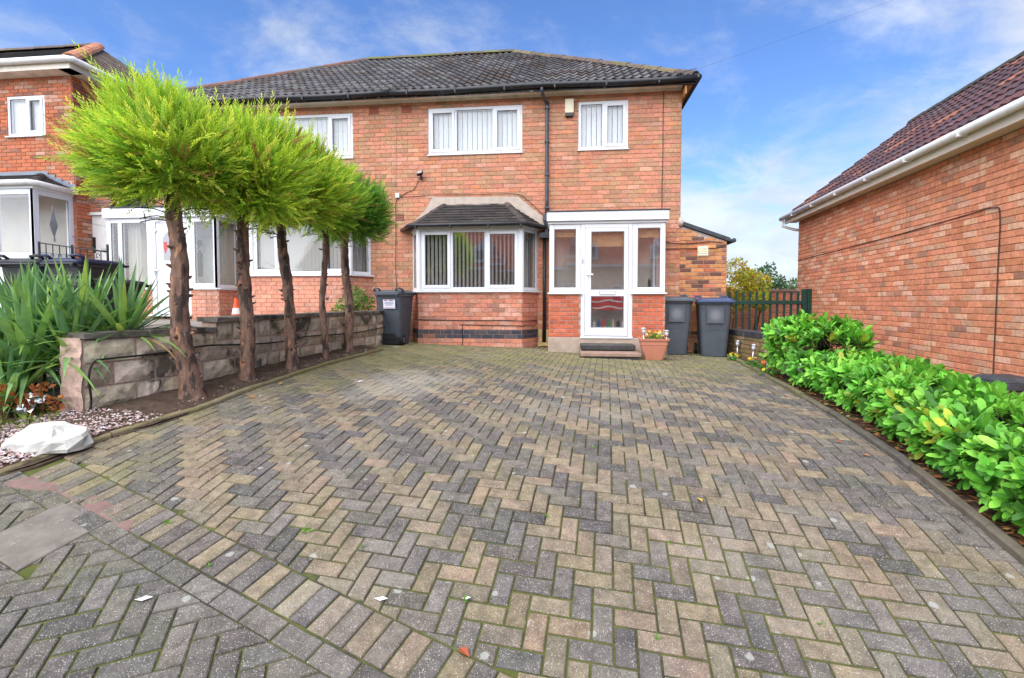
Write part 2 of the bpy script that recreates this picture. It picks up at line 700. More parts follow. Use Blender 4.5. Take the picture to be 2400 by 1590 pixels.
# ------------------------------------------------------------------ windows
def window(house, M, s0, s1, z0, z1, lights, sill=True, blind=None, head=True, fr=.055, recess=.03, slat=.088, gap=.006, room=1.3, sill_out=.06, sill_ext=.02,
           blind_mat=None, blind_rot=.25, label=None, slats_from=0.0, frame_mat=None, blind_list=None, glass=None):
    """upvc casement. lights: list of (width share, opening?). Everything in wall coordinates (x along, y inward, z up)."""
    fm = frame_mat or UPVC
    y0, y1 = recess, recess + .07
    f = MB(M)
    f.box(s0, s0 + fr, y0, y1, z0, z1)
    f.box(s1 - fr, s1, y0, y1, z0, z1)
    f.box(s0 + fr, s1 - fr, y0, y1, z1 - fr, z1)
    f.box(s0 + fr, s1 - fr, y0, y1, z0, z0 + fr)
    tot = sum(l[0] for l in lights)
    xs = [s0 + fr / 2]
    for l in lights:
        xs.append(xs[-1] + (s1 - s0 - fr) * l[0] / tot)
    for x in xs[1:-1]:
        f.box(x - fr / 2, x + fr / 2, y0 + .001, y1 - .001, z0 + fr, z1 - fr)
    win = f.build('window', fm, house, bevel=.006, label=label)
    for i, l in enumerate(lights):
        a, b = xs[i] + fr / 2, xs[i + 1] - fr / 2
        c, d = z0 + fr, z1 - fr
        if l[1]:
            sw = .045
            s = MB(M)
            s.box(a - .012, a + sw, y0 - .016, y0 + .03, c - .012, d + .012)
            s.box(b - sw, b + .012, y0 - .016, y0 + .03, c - .012, d + .012)
            s.box(a + sw, b - sw, y0 - .016, y0 + .03, d - sw, d + .012)
            s.box(a + sw, b - sw, y0 - .016, y0 + .03, c - .012, c + sw)
            s.build('sash', fm, win, bevel=.006)
            a, b, c, d = a + sw, b - sw, c + sw, d - sw
        g = MB(M)
        w = .007
        gy = y0 + .012
        for q in ((a, a + w, c, d), (b - w, b, c, d), (a + w, b - w, c, c + w), (a + w, b - w, d - w, d)):
            g.box(q[0], q[1], gy - .004, gy + .012, q[2], q[3])
        g.build('glazing_seal', SEAL, win)
        p = MB(M)
        tl = R.uniform(-.0025, .0025)
        p.hexa([(a, gy + tl, c), (b, gy - tl, c), (b, gy + .006 - tl, c), (a, gy + .006 + tl, c), (a, gy - tl, d), (b, gy + tl, d), (b, gy + .006 + tl, d), (a, gy + .006 - tl, d)])
        p.build('pane', glass or GLASS, win)
        bk = blind_list[i] if blind_list else blind
        if bk:
            bm_ = blind_mat or BLIND
            x = a - .01 + R.uniform(0, .02)
            while x < b:
                sl = MB(M)
                cx, cy = x + slat / 2, y1 + max(.012, abs(math.sin(bk)) * slat / 2 + .004)
                ca, sa = math.cos(bk) * slat / 2, math.sin(bk) * slat / 2
                lo = c - .03 + R.uniform(-.005, .005)
                for e in (0,):
                    sl.hexa([(cx - ca, cy - sa, lo), (cx + ca, cy + sa, lo), (cx + ca, cy + sa + .002, lo), (cx - ca, cy - sa + .002, lo),
                             (cx - ca, cy - sa, d + .03), (cx + ca, cy + sa, d + .03), (cx + ca, cy + sa + .002, d + .03), (cx - ca, cy - sa + .002, d + .03)])
                sl.build('blind_slat', bm_, win)
                x += slat + gap
    if sill:
        q = MB(M)
        q.hexa([(s0 - sill_ext, -sill_out, z0 - .032), (s1 + sill_ext, -sill_out, z0 - .032), (s1 + sill_ext, y1, z0 - .032), (s0 - sill_ext, y1, z0 - .032),
                (s0 - sill_ext, -sill_out, z0 - .012), (s1 + sill_ext, -sill_out, z0 - .012), (s1 + sill_ext, y1, z0 - .001), (s0 - sill_ext, y1, z0 - .001)])
        q.build('sill', fm, win, bevel=.004)
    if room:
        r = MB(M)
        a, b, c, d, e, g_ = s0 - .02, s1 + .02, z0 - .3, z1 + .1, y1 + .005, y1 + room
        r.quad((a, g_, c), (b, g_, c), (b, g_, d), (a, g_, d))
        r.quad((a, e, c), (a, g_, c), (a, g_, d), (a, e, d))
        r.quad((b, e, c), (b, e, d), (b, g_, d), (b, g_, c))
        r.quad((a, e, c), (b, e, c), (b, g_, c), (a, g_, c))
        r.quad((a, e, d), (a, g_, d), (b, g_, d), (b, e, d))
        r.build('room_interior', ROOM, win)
    return win
# ------------------------------------------------------------------ palettes (weight, albedo)
PAL_HOUSE = [(50, (.53, .225, .135)), (32, (.43, .23, .13)), (9, (.55, .285, .185)), (6, (.53, .215, .11)), (3, (.37, .19, .115))]
PAL_BAY = [(52, (.57, .225, .145)), (20, (.48, .225, .155)), (20, (.60, .31, .225)), (8, (.40, .19, .135))]
PAL_PAINT = [(80, (.62, .27, .18)), (20, (.58, .30, .21))]
PAL_PORCH = [(70, (.52, .135, .07)), (20, (.56, .18, .10)), (10, (.36, .13, .075))]
PAL_LEAN = [(52, (.56, .25, .10)), (25, (.50, .16, .075)), (15, (.33, .15, .085)), (8, (.17, .08, .055))]
PAL_LEFT = [(54, (.50, .155, .075)), (28, (.42, .165, .09)), (10, (.52, .29, .20)), (8, (.26, .115, .075))]
PAL_RIGHT = [(56, (.68, .27, .15)), (18, (.72, .40, .26)), (14, (.63, .235, .125)), (9, (.56, .29, .18)), (3, (.42, .21, .14))]
MORTAR_R = material('orange_mortar', (.50, .25, .155), rough=.95, var=.18, vscale=20, spec=.1)
PAL_TILE = [(55, (.082, .076, .076)), (30, (.125, .118, .115)), (15, (.08, .06, .05))]
PAL_CAP = [(60, (.11, .08, .065)), (40, (.14, .11, .06))]
PAL_PLAIN = [(70, (.034, .030, .028)), (30, (.05, .043, .038))]
PAL_TILE_R = [(66, (.075, .045, .053)), (26, (.11, .05, .05)), (8, (.24, .10, .065))]
BLUEBRICK = [(60, (.055, .058, .075)), (25, (.085, .075, .085)), (15, (.30, .13, .095))]


def tube_part(name, pts, r, mat, parent, n=8, label=None):
    return MB().tube(pts, r, n).build(name, mat, parent, smooth=True, label=label)


CABLE = material('black_cable', (.012, .012, .013), rough=.5)
CABLE_B = material('brown_cable', (.05, .03, .022), rough=.6)
CREAM = material('cream_plastic', (.70, .64, .45), rough=.5, var=.05)
TERRA = material('terracotta_vent', (.42, .12, .07), rough=.8, var=.15, vscale=30)
DARK = material('dark_hollow', (.02, .018, .016), rough=.9)
GREYP = material('dark_grey_felt', (.045, .055, .06), rough=.8, var=.25, vscale=10, bump=.3, bscale=60)


def air_brick(house, M, s, z, w, h, mat, rows, cols, label):
    b = MB(M)
    b.box(s, s + w, -.016, .02, z, z + h)
    o = b.build('air_vent', mat, house, label=label)
    g = MB(M)
    for i in range(cols):
        for j in range(rows):
            x, q = s + w * (i + .5) / cols, z + h * (j + .5) / rows
            hw, hh = w / cols * .27, h / rows * .27
            g.quad((x - hw, -.0185, q - hh), (x + hw, -.0185, q - hh), (x + hw, -.0185, q + hh), (x - hw, -.0185, q + hh))
    g.build('vent_holes', DARK, o)


def bay(house, A, B, C, D, zg, zs, zt, pal, blue=None, lights=((285, 1), (325, 0), (300, 1)), roof_top=None, ztop=2.87, n_ind=300, slatmat=None, brots=None, label=None, glass=None):
    """canted bay: dwarf wall, three casements and a hipped roof of plain tiles"""
    A, B, C, D = [Vector((p[0], p[1], 0)) for p in (A, B, C, D)]
    segs = [(A, B), (B, C), (C, D)]
    wall = None
    for i, (p, q) in enumerate(segs):
        M = frame(p, q - p)
        L = (q - p).length
        w = wall_sheet('bay_wall', M, L, zg, zs - .02, MORTAR, house)
        lay_bricks(w, M, L, zg, zs - .025, pal, special=blue, shift=.03 * i, n_ind=n_ind)
    # board above the windows, corner posts
    for i, (p, q) in enumerate(segs):
        M = frame(p, q - p)
        L = (q - p).length
        lt = list(lights) if i == 1 else [(1, 0)]
        window(house, M, .03 if i == 1 else .012, L - (.03 if i == 1 else .012), zs, zt, lt, recess=.0, fr=.06, sill=False, room=None,
               blind_list=(brots if i == 1 else [brots[0]]) if brots else None, blind_mat=slatmat, slat=.072, gap=.006, glass=glass)
    sb = MB()
    def off(p, n, d):
        return p + n * d
    nAB = -Vector((0, 0, 1)).cross((B - A).normalized())
    nBC = -Vector((0, 0, 1)).cross((C - B).normalized())
    nCD = -Vector((0, 0, 1)).cross((D - C).normalized())
    def ring(d, z):
        def meet(n1, n2, p):
            b = (n1 + n2).normalized()
            return p + b * (d / max(b.dot(n1), .3))
        a = A + nAB * d
        e = D + nCD * d
        a.y = min(a.y, A.y - .005) if a.y > A.y else a.y
        return [Vector((v.x, v.y, z)) for v in (A + Vector((-d * 1.1, -.004, 0)), meet(nAB, nBC, B), meet(nBC, nCD, C), D + Vector((d * 1.1, -.004, 0)))]
    def band(mb, d0, d1, z0, z1):
        i0, o0, i1, o1 = ring(d0, z0), ring(d1, z0), ring(d0, z1), ring(d1, z1)
        for k in range(3):
            mb.hexa([o0[k], o0[k + 1], i0[k + 1], i0[k], o1[k], o1[k + 1], i1[k + 1], i1[k]])
    s = MB()
    band(s, -.08, .06, zs - .035, zs - .006)
    s.build('bay_sill', UPVC, house, bevel=.005)
    posts = MB()
    for p, n in ((B, (nAB + nBC).normalized()), (C, (nBC + nCD).normalized())):
        posts.tube([(p.x - n.x * .02, p.y - n.y * .02, zs), (p.x - n.x * .02, p.y - n.y * .02, zt)], .055, 10)
    posts.build('corner_post', UPVC, house)
    hd = MB()
    band(hd, -.09, .03, zt + .001, zt + .05)
    hd.build('bay_head', UPVC_W, house, bevel=.004)
    # roof
    ov = .17
    e = ring(ov, zt + .055)
    t0 = Vector((roof_top[0], A.y - .01, ztop))
    t1 = Vector((roof_top[1], A.y - .01, ztop))
    rb = MB()
    rb.add([e[0], e[1], e[2], e[3], t0, t1], [(1, 2, 5, 4), (0, 1, 4), (2, 3, 5), (0, 3, 2, 1)])
    roof = rb.build('bay_roof', ROOFBASE, house)
    faces = [(e[0], e[1], [t0]), (e[1], e[2], [t0, t1]), (e[2], e[3], [t1])]
    for p, q, tops in faces:
        ex = (q - p).normalized()
        tp = tops[0]
        n = ex.cross(tp - p).normalized()
        ey = n.cross(ex)
        M = Matrix((ex, ey, n)).transposed().to_4x4()
        M.translation = p - ey * .03
        Mi = M.inverted()
        loc = [Mi @ v for v in (p, q)]
        tl = [Mi @ v for v in tops]
        sl = max(v.y for v in tl)
        L = (q - p).length
        c = []
        a2, b2 = loc[0], tl[0]
        dx, dy = b2.x - a2.x, b2.y - a2.y
        c.append(((a2.x, a2.y), (dy, -dx)))
        a2, b2 = loc[1], tl[-1]
        dx, dy = b2.x - a2.x, b2.y - a2.y
        c.append(((a2.x, a2.y), (-dy, dx)))
        lay_tiles(roof, M, L + .1, sl, PAL_PLAIN, w=.165, ex=.1, amp=0, n=1, lift=.016, clips=c, stagger=True, x0=-.05)
    for a_, b_ in ((e[1], t0), (e[2], t1)):
        ridge_caps(roof, a_ + Vector((0, 0, .005)), b_, [(70, (.10, .075, .06)), (30, (.06, .05, .045))], r=.075, step=.17)
    g = ring(ov + .035, zt + .055)
    gp = [v + Vector((0, -.0, 0)) for v in g]
    tube_part('bay_gutter', [gp[0], gp[1], gp[2], gp[3]], .038, BLACKP, house)
    br = MB()
    for t in (.06, .36, .68, .95):
        p = gp[1].lerp(gp[2], t)
        br.box(p.x - .012, p.x + .012, p.y - .043, p.y + .06, p.z - .062, p.z - .01)
    br.build('gutter_bracket', BLACKP, house)
    return roof, e, t0, t1


# ================================================================== the house at the head of the drive
F = 9.77
HX0, HX1 = -3.43, 2.16
house = thing('semi_detached_house', (-.6, F, 0), 'red brick half of a semi-detached house facing down the block-paved drive', 'house')
M1 = frame((HX0, F, 0), (1, 0, 0))
X = lambda x: x - HX0
ops1 = [(X(-2.775), X(-.875), 3.875, 4.79), (X(.22), X(1.17), 3.875, 4.79), (X(-3.08), X(-.60), 1.12, 2.32)]
w1 = wall_sheet('front_wall', M1, HX1 - HX0, -.15, 4.97, MORTAR, house, ops1)
skip = ops1 + [(X(-3.10), X(-.58), -.3, 2.40), (X(-.30), X(1.715), -.3, 2.53)]


def party_tone(z):
    q = random.Random(int(round((z + .13) / .0845)) * 7 + 3)
    return PAL_HOUSE[q.randrange(3)][1]


lay_bricks(w1, M1, HX1 - HX0, -.13, 4.955, PAL_HOUSE, skip, special=lambda k, s, z: party_tone(z) if (k % 2 and s < .1) else None, open_ends=True)
party_end = lambda k, s, z: party_tone(z) if (k % 2 and s > 5.48) else None

Ms = frame((HX1, F, 0), (0, 1, 0))
ws = wall_sheet('side_wall', Ms, 7.1, -.15, 4.97, MORTAR, house)
lay_bricks(ws, Ms, 7.1, -.13, 4.955, PAL_HOUSE, n_ind=0)
window(house, M1, X(-2.775), X(-.875), 3.875, 4.79, [(195, 1), (285, 0), (200, 1)], blind=.12, blind_mat=BLIND_W, recess=.005, sill_out=.045, gap=.012)
window(house, M1, X(.22), X(1.17), 3.875, 4.79, [(185, 0), (178, 1)], blind=.12, blind_mat=BLIND_W, recess=.005, sill_out=.045, gap=.012)

# roof: front slope tiled piece by piece, the others closed
EY, EZ, RY, RZ = 9.43, 5.02, 13.32, 7.56
RXL, RXR, EXL, EXR = -5.47, -1.39, -9.36, 2.34
PX = HX0


def roof_half(hs, xa, xb, right):
    """one half of the pair's hipped roof between xa and xb"""
    rb = MB()
    back = 2 * RY - EY
    if right:
        rb.add([(xa, EY, EZ), (xb, EY, EZ), (RXR, RY, RZ), (xa, RY, RZ), (xb, back, EZ), (xa, back, EZ)],
               [(0, 1, 2, 3), (1, 4, 2), (4, 5, 3, 2), (0, 5, 4, 1)])
    else:
        rb.add([(xa, EY, EZ), (xb, EY, EZ), (xb, RY, RZ), (RXL, RY, RZ), (xa, back, EZ), (xb, back, EZ)],
               [(0, 1, 2, 3), (0, 3, 4), (4, 3, 2, 5), (0, 4, 5, 1)])
    roof = rb.build('roof', ROOFBASE, hs)
    ey = Vector((0, RY - EY, RZ - EZ))
    sl = ey.length
    ey.normalize()
    ez = Vector((1, 0, 0)).cross(ey)
    M = Matrix((Vector((1, 0, 0)), ey, ez)).transposed().to_4x4()
    M.translation = Vector((xa, EY, EZ)) - ey * .05
    if right:
        c = [((xb - xa, 0), (-sl, -(xb - RXR)))]
        c[0] = ((xb - xa, 0), (-sl, RXR - xb))
    else:
        c = [((0, 0), (sl, -(RXL - xa)))]
    lay_tiles(roof, M, xb - xa, sl, PAL_TILE, clips=c, x0=0 if right else -.0)
    # side slope tiles as one field
    if right:
        ey2 = Vector((RXR - xb, 0, RZ - EZ))
    else:
        ey2 = Vector((RXL - xa, 0, RZ - EZ))
    sl2 = ey2.length
    ey2.normalize()
    ex2 = Vector((0, 1, 0)) if right else Vector((0, -1, 0))
    M2 = Matrix((ex2, ey2, ex2.cross(ey2))).transposed().to_4x4()
    W = back - EY
    M2.translation = Vector((xb, EY, EZ)) if right else Vector((xa, back, EZ))
    lay_tiles(roof, M2, W, sl2, PAL_TILE, clips=[((0, 0), (sl2, -W / 2)), ((W, 0), (-sl2, -W / 2))], n_ind=0)
    up = Vector((0, 0, .03))
    if right:
        ridge_caps(roof, Vector((PX, RY, RZ)) + up, Vector((RXR, RY, RZ)) + up, [(50, (.10, .085, .05)), (50, (.13, .13, .05))])
        ridge_caps(roof, Vector((xb, EY, EZ)) + up, Vector((RXR, RY, RZ)) + up, PAL_CAP)
    else:
        ridge_caps(roof, Vector((RXL, RY, RZ)) + up, Vector((PX, RY, RZ)) + up, [(50, (.10, .085, .05)), (50, (.13, .13, .05))])
        ridge_caps(roof, Vector((xa, EY, EZ)) + up, Vector((RXL, RY, RZ)) + up, [(60, (.17, .085, .06)), (40, (.12, .09, .07))])
    return roof


roof_half(house, PX, EXR, True)


def eaves(hs, xa, xb, xwall):
    f = MB()
    f.box(xa, xb, 9.455, 9.48, 4.90, 5.06)
    f.build('fascia', FASCIA, hs)
    s = MB()
    s.box(xa, xwall, 9.485, F - .014, 4.955, 4.99)
    s.box(xa, xwall, F - .03, F - .013, 4.915, 4.954)
    s.build('soffit', SOFFIT, hs)
    n = int((xb - xa) / .5)
    pts = [(xa + (xb - xa) * i / n, 9.405, 4.985 - .012 * math.sin(i * .9)) for i in range(n + 1)]
    tube_part('gutter', pts, .058, BLACKP, hs, 10)
    b = MB()
    for i in range(int((xb - xa) / .95)):
        x = xa + .35 + i * .95
        b.box(x - .014, x + .014, 9.34, 9.46, 4.915, 5.0)
    b.build('gutter_bracket', BLACKP, hs)


eaves(house, PX, EXR, HX1)
# boxed end of the eaves on the right flank
b = MB()
b.box(HX1 + .01, EXR - .04, 9.50, 16.8, 4.90, 4.93)
b.box(HX1 + .004, HX1 + .03, 9.49, 16.8, 4.75, 4.899)
b.build('side_soffit', TIMBER, house)
b = MB()
b.box(EXR - .035, EXR - .01, 9.5, 16.8, 4.89, 5.06)
b.build('side_fascia', FASCIA, house)
tube_part('side_gutter', [(EXR + .03, 9.36, 4.99), (EXR + .03, 16.8, 4.97)], .056, BLACKP, house, 10)
tube_part('aerial_bracket', bezier([(1.83, 9.44, 4.93), (1.95, 9.36, 5.03), (2.1, 9.33, 5.07), (2.32, 9.33, 5.12)], 5), .006, CABLE_B, house, 6)

# downpipe, hopper, lower pipe
tube_part('downpipe', bezier([(-.47, 9.41, 4.95), (-.47, 9.42, 4.88), (-.43, 9.58, 4.80), (-.385, 9.70, 4.74), (-.385, 9.70, 4.6), (-.385, 9.70, 2.6)], 5), .034, GREYPIPE, house, 10)
b = MB()
for z in (4.66, 4.02, 3.38, 2.74):
    b.box(-.43, -.34, 9.655, F, z, z + .03)
b.build('pipe_bracket', GREYPIPE, house)
b = MB()
b.loft([[(-.385 + x * w, 9.69 + y * w, z) for x, y in ((-1, -1), (1, -1), (1, 1), (-1, 1))] for z, w in ((2.62, .075), (2.50, .075), (2.40, .035), (2.26, .035))])
b.box(-.53, -.27, 9.60, 9.76, 2.155, 2.26)
b.build('rainwater_hopper', GREYPIPE, house, bevel=.006)
tube_part('lower_downpipe', [(-.43, 9.68, 2.16), (-.43, 9.68, 1.2), (-.43, 9.68, .1)], .033, BLACKP, house, 10)
PALETTE_WOOD = material('yellow_pine', (.42, .32, .13), rough=.8, var=.25, vscale=15, stain=[((.15, .14, .06), 7, .5, .7, .5)])
b = MB()
b.box(-.53, -.475, 9.58, 9.62, .12, .38)
b.box(-.385, -.33, 9.58, 9.62, .12, .38)
b.box(-.55, -.31, 9.54, 9.62, .05, .118)
b.build('pipe_boxing', PALETTE_WOOD, house)

# bay, its cement flashing
blue1 = lambda k, s, z: pick(BLUEBRICK) if k in (3, 4) else None
bayA, bayB, bayC, bayD = (-3.118, F), (-2.86, 9.32), (-.842, 9.32), (-.567, F)
broof, e1, t0, t1 = bay(house, bayA, bayB, bayC, bayD, -.05, 1.13, 2.31, PAL_BAY, blue1, roof_top=(-2.46, -1.165), ztop=2.86, slatmat=BLIND,
                        brots=[1.05, 1.2, 1.2], glass=GLASS_R)
b = MB()
b.add([(-2.75, F - .03, 3.02), (-.95, F - .03, 2.99), (-1.13, F - .03, 2.85), (-2.49, F - .03, 2.85), (-2.75, F - .005, 3.03), (-.95, F - .005, 3.0)], [(0, 3, 2, 1), (4, 0, 1, 5)])
b.add([(-.95, F - .028, 2.99), (-.36, F - .028, 2.50), (-.48, F - .028, 2.38), (-1.15, F - .028, 2.86)], [(0, 3, 2, 1)])
b.add([(-2.70, F - .028, 3.0), (-2.50, F - .028, 2.86), (-3.2, F - .028, 2.38), (-3.22, F - .028, 2.42), (-2.86, F - .028, 2.74)], [(0, 1, 2, 3, 4)])
b.build('cement_flashing', MORTARPATCH, house)
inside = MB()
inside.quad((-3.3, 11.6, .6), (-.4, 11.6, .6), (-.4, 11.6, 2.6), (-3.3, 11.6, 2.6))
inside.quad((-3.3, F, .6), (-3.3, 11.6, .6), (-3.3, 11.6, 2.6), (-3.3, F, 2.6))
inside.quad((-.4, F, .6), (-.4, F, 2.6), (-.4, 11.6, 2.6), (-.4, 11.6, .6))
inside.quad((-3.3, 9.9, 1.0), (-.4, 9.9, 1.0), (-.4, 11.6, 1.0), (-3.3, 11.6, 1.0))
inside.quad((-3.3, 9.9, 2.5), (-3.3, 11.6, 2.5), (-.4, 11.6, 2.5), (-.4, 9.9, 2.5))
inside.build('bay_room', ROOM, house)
b = MB()
b.add([(-3.1, F, 1.09), (-2.86, 9.38, 1.09), (-.85, 9.38, 1.09), (-.58, F, 1.09)], [(0, 1, 2, 3)])
b.add([(-3.1, F, 2.33), (-2.86, 9.38, 2.33), (-.85, 9.38, 2.33), (-.58, F, 2.33)], [(0, 1, 2, 3)])
b.build('bay_window_board', UPVC_W, house)

# small things on the front wall
b = MB(M1)
b.box(X(-.04), X(.13), -.09, -.01, 4.56, 4.83)
al = b.build('alarm_box', CREAM, house, bevel=.012, label='cream alarm box with dark base')
b = MB(M1)
b.box(X(-.035), X(.125), -.085, -.01, 4.50, 4.558)
b.build('alarm_base', material('dark_brown_plastic', (.04, .032, .03), rough=.4), al, bevel=.008)
air_brick(house, M1, X(-3.32), 4.715, .205, .15, TERRA, 5, 6, 'square-holed terracotta vent beside the upper window')
b = MB(M1)
b.box(X(-3.45), X(-3.29), -.014, .01, 2.56, 2.70)
v = b.build('black_vent', BLACKP, house, label='black slotted vent by the bay roof')
b = MB(M1)
for i in range(4):
    b.box(X(-3.44), X(-3.30), -.022, -.0145, 2.575 + i * .033, 2.590 + i * .033)
b.build('vent_slot', TERRA, v)
b = MB(M1)
b.box(X(-3.46), X(-3.37), -.05, -.012, 3.02, 3.12)
b.build('junction_box', material('grey_white_plastic', (.60, .57, .54), rough=.5), house, bevel=.01)
lamp = MB(M1)
lamp.add([(X(-2.97), -.17, 3.45), (X(-2.86), -.17, 3.47), (X(-2.86), -.13, 3.54), (X(-2.97), -.13, 3.52), (X(-2.97), -.12, 3.42), (X(-2.86), -.12, 3.44), (X(-2.86), -.08, 3.51), (X(-2.97), -.08, 3.49)],
         [(0, 1, 2, 3), (4, 7, 6, 5), (0, 4, 5, 1), (1, 5, 6, 2), (2, 6, 7, 3), (3, 7, 4, 0)])
lamp.box(X(-2.925), X(-2.895), -.09, -.012, 3.38, 3.44)
lamp.tube([(X(-2.91), -.08, 3.36), (X(-2.91), -.08, 3.41)], .03, 8)
lo = lamp.build('security_light', CABLE, house, label='small black security floodlight')
b = MB(M1)
b.quad((X(-2.96), -.176, 3.46), (X(-2.87), -.176, 3.477), (X(-2.87), -.141, 3.532), (X(-2.96), -.141, 3.515))
b.build('lamp_glass', material('lamp_glass', (.35, .37, .38), rough=.15), lo)
yw = F - .018
tube_part('light_cable', bezier([(-2.95, yw - .04, 3.42), (-3.0, yw, 3.32), (-3.05, yw, 3.22), (-3.12, yw, 3.16), (-3.22, yw, 3.13), (-3.30, yw, 3.08), (-3.40, yw, 3.02)], 6), .006, CABLE_B, house, 6)
tube_part('wall_cable', bezier([(-3.41, yw, 3.02), (-3.46, yw, 2.9), (-3.46, yw, 2.4), (-3.47, yw, 1.6), (-3.45, yw, 1.2)], 6), .006, CABLE_B, house, 6)
tube_part('wall_cable', bezier([(-3.38, yw, 3.04), (-3.0, yw, 3.045), (-2.7, yw - .02, 3.06), (-1.7, yw - .02, 3.05), (-.98, yw - .02, 3.04), (-.75, yw - .02, 2.9), (-.45, yw - .02, 2.62)], 6), .006, CABLE_B, house, 6)
tube_part('wall_cable', bezier([(1.83, yw, 4.92), (1.82, yw, 4.5), (1.825, yw, 3.7), (1.815, yw, 3.1), (1.82, yw, 2.55)], 6), .007, CABLE_B, house, 6)
tube_part('bay_cable', bezier([(-2.87, 9.30, .565), (-2.0, 9.30, .555), (-1.2, 9.30, .56), (-.80, 9.31, .545), (-.64, 9.6, .54), (-.58, 9.72, .55)], 6), .007, CABLE, house, 6)
tube_part('bay_cable', bezier([(-2.2, 9.30, .02), (-2.02, 9.29, .02), (-1.99, 9.30, .1), (-1.99, 9.30, .44), (-1.97, 9.30, .47), (-1.2, 9.30, .455), (-.83, 9.30, .45), (-.62, 9.64, .44)], 6), .007, CABLE, house, 6)

# ------------------------------------------------------------------ porch
PY, PA, PB = 8.84, -.303, 1.715
DA, DB = .255, 1.157
Mp = frame((PA, PY, 0), (1, 0, 0))
XP = lambda x: x - PA
b = MB()
b.box(PA - .02, PB + .02, PY - .03, F - .02, -.12, .272)
b.build('porch_plinth', RENDER, house, bevel=.01)
for a_, c_ in ((PA, DA), (DB, PB)):
    M = frame((a_, PY, 0), (1, 0, 0))
    w = wall_sheet('porch_wall', M, c_ - a_, .272, 1.045, MORTAR_G, house)
    lay_bricks(w, M, c_ - a_, .280, 1.045, PAL_PORCH, course=.0755, blen=.225, jt=.011, shift=R.uniform(0, .1))
for x, ex in ((PA, (0, -1, 0)), (PB, (0, 1, 0))):
    o = (x, F - .02, 0) if ex[1] < 0 else (x, PY, 0)
    M = frame(o, ex)
    w = wall_sheet('porch_side_wall', M, F - .02 - PY, .272, 1.045, MORTAR_G, house)
    lay_bricks(w, M, F - .02 - PY, .280, 1.045, PAL_PORCH, course=.0755, blen=.225, jt=.011, n_ind=0)
    window(house, M, .0, F - .02 - PY, 1.08, 2.27, [(1, 0)], recess=.0, fr=.09, sill=False, room=None)
window(house, Mp, 0, XP(DA) - .002, 1.08, 2.29, [(1, 0)], recess=.002, fr=.085, glass=GLASS_R, room=None, sill_out=.07, sill_ext=.03)
window(house, Mp, XP(DB) + .002, XP(PB), 1.08, 2.29, [(1, 0)], recess=.002, fr=.085, glass=GLASS_R, room=None, sill_out=.07, sill_ext=.03)
b = MB()
b.box(PA - .02, PB + .02, PY - .03, F - .02, 2.292, 2.335)
b.build('porch_frieze', UPVC, house, bevel=.006)
b = MB()
b.box(PA - .045, PB + .045, PY - .085, F - .02, 2.336, 2.495)
b.build('porch_fascia', UPVC, house, bevel=.008)
b = MB()
b.box(PA - .06, PB + .06, PY - .10, F - .015, 2.497, 2.515)
b.add([(PA - .05, PY - .09, 2.516), (PB + .05, PY - .09, 2.516), (PB + .03, F - .015, 2.60), (PA - .03, F - .015, 2.60)], [(0, 1, 2, 3)])
b.build('porch_roof', GREYP, house)
# door
d = MB(Mp)
a_, c_ = XP(DA) + .002, XP(DB) - .002
for q in ((a_, a_ + .07, .30, 2.29), (c_ - .07, c_, .30, 2.29), (a_ + .07, c_ - .07, 2.22, 2.29)):
    d.box(q[0], q[1], -.004, .07, q[2], q[3])
d.box(a_ - .01, c_ + .01, -.05, .07, .262, .298)
door = d.build('door_frame', UPVC, house, bevel=.006)
leaf = MB(Mp)
a2, c2 = a_ + .075, c_ - .075
g0, g1 = XP(.437), XP(1.008)
for q in ((a2, g0, .31, 2.215), (g1, c2, .31, 2.215), (g0, g1, 2.15, 2.215), (g0, g1, 1.012, 1.13), (g0, g1, .31, .457)):
    leaf.box(q[0], q[1], -.018, .045, q[2], q[3])
dl = leaf.build('front_door', UPVC, house, bevel=.007, label='white upvc front door with two glass panels')
for z0, z1 in ((.457, 1.012), (1.13, 2.15)):
    q = MB(Mp)
    q.box(g0, g1, .008, .016, z0, z1)
    q.build('pane', GLASS_R, dl)
    q = MB(Mp)
    w = .009
    for u in ((g0, g0 + w, z0, z1), (g1 - w, g1, z0, z1), (g0 + w, g1 - w, z0, z0 + w), (g0 + w, g1 - w, z1 - w, z1)):
        q.box(u[0], u[1], -.021, .006, u[2], u[3])
    q.build('glazing_seal', SEAL, dl)
q = MB(Mp)
x0, x1 = XP(.585), XP(.86)
q.box(x0, x1, -.024, -.0185, 1.035, 1.105)
lb = q.build('letterbox', SEAL, dl)
q = MB(Mp)
q.box(x0 + .008, x1 - .008, -.03, -.0245, 1.043, 1.097)
q.build('letterbox_flap', UPVC, lb)
CHROME = material('brushed_steel', (.55, .56, .58), rough=.3, metal=.9)
q = MB(Mp)
q.box(XP(.352), XP(.385), -.03, -.0185, 1.22, 1.46)
q.box(XP(.362), XP(.376), -.058, -.0305, 1.385, 1.405)
q.box(XP(.355), XP(.475), -.072, -.0585, 1.385, 1.408)
q.tube([(XP(.368), -.033, 1.30), (XP(.368), -.028, 1.30)], .008, 8)
q.build('handle', UPVC_W, dl, bevel=.003)
q = MB(Mp)
q.box(XP(.272), XP(.30), -.02, -.0045, 1.60, 1.68)
q.build('doorbell', material('grey_plastic', (.40, .41, .43), rough=.4), house, bevel=.004)
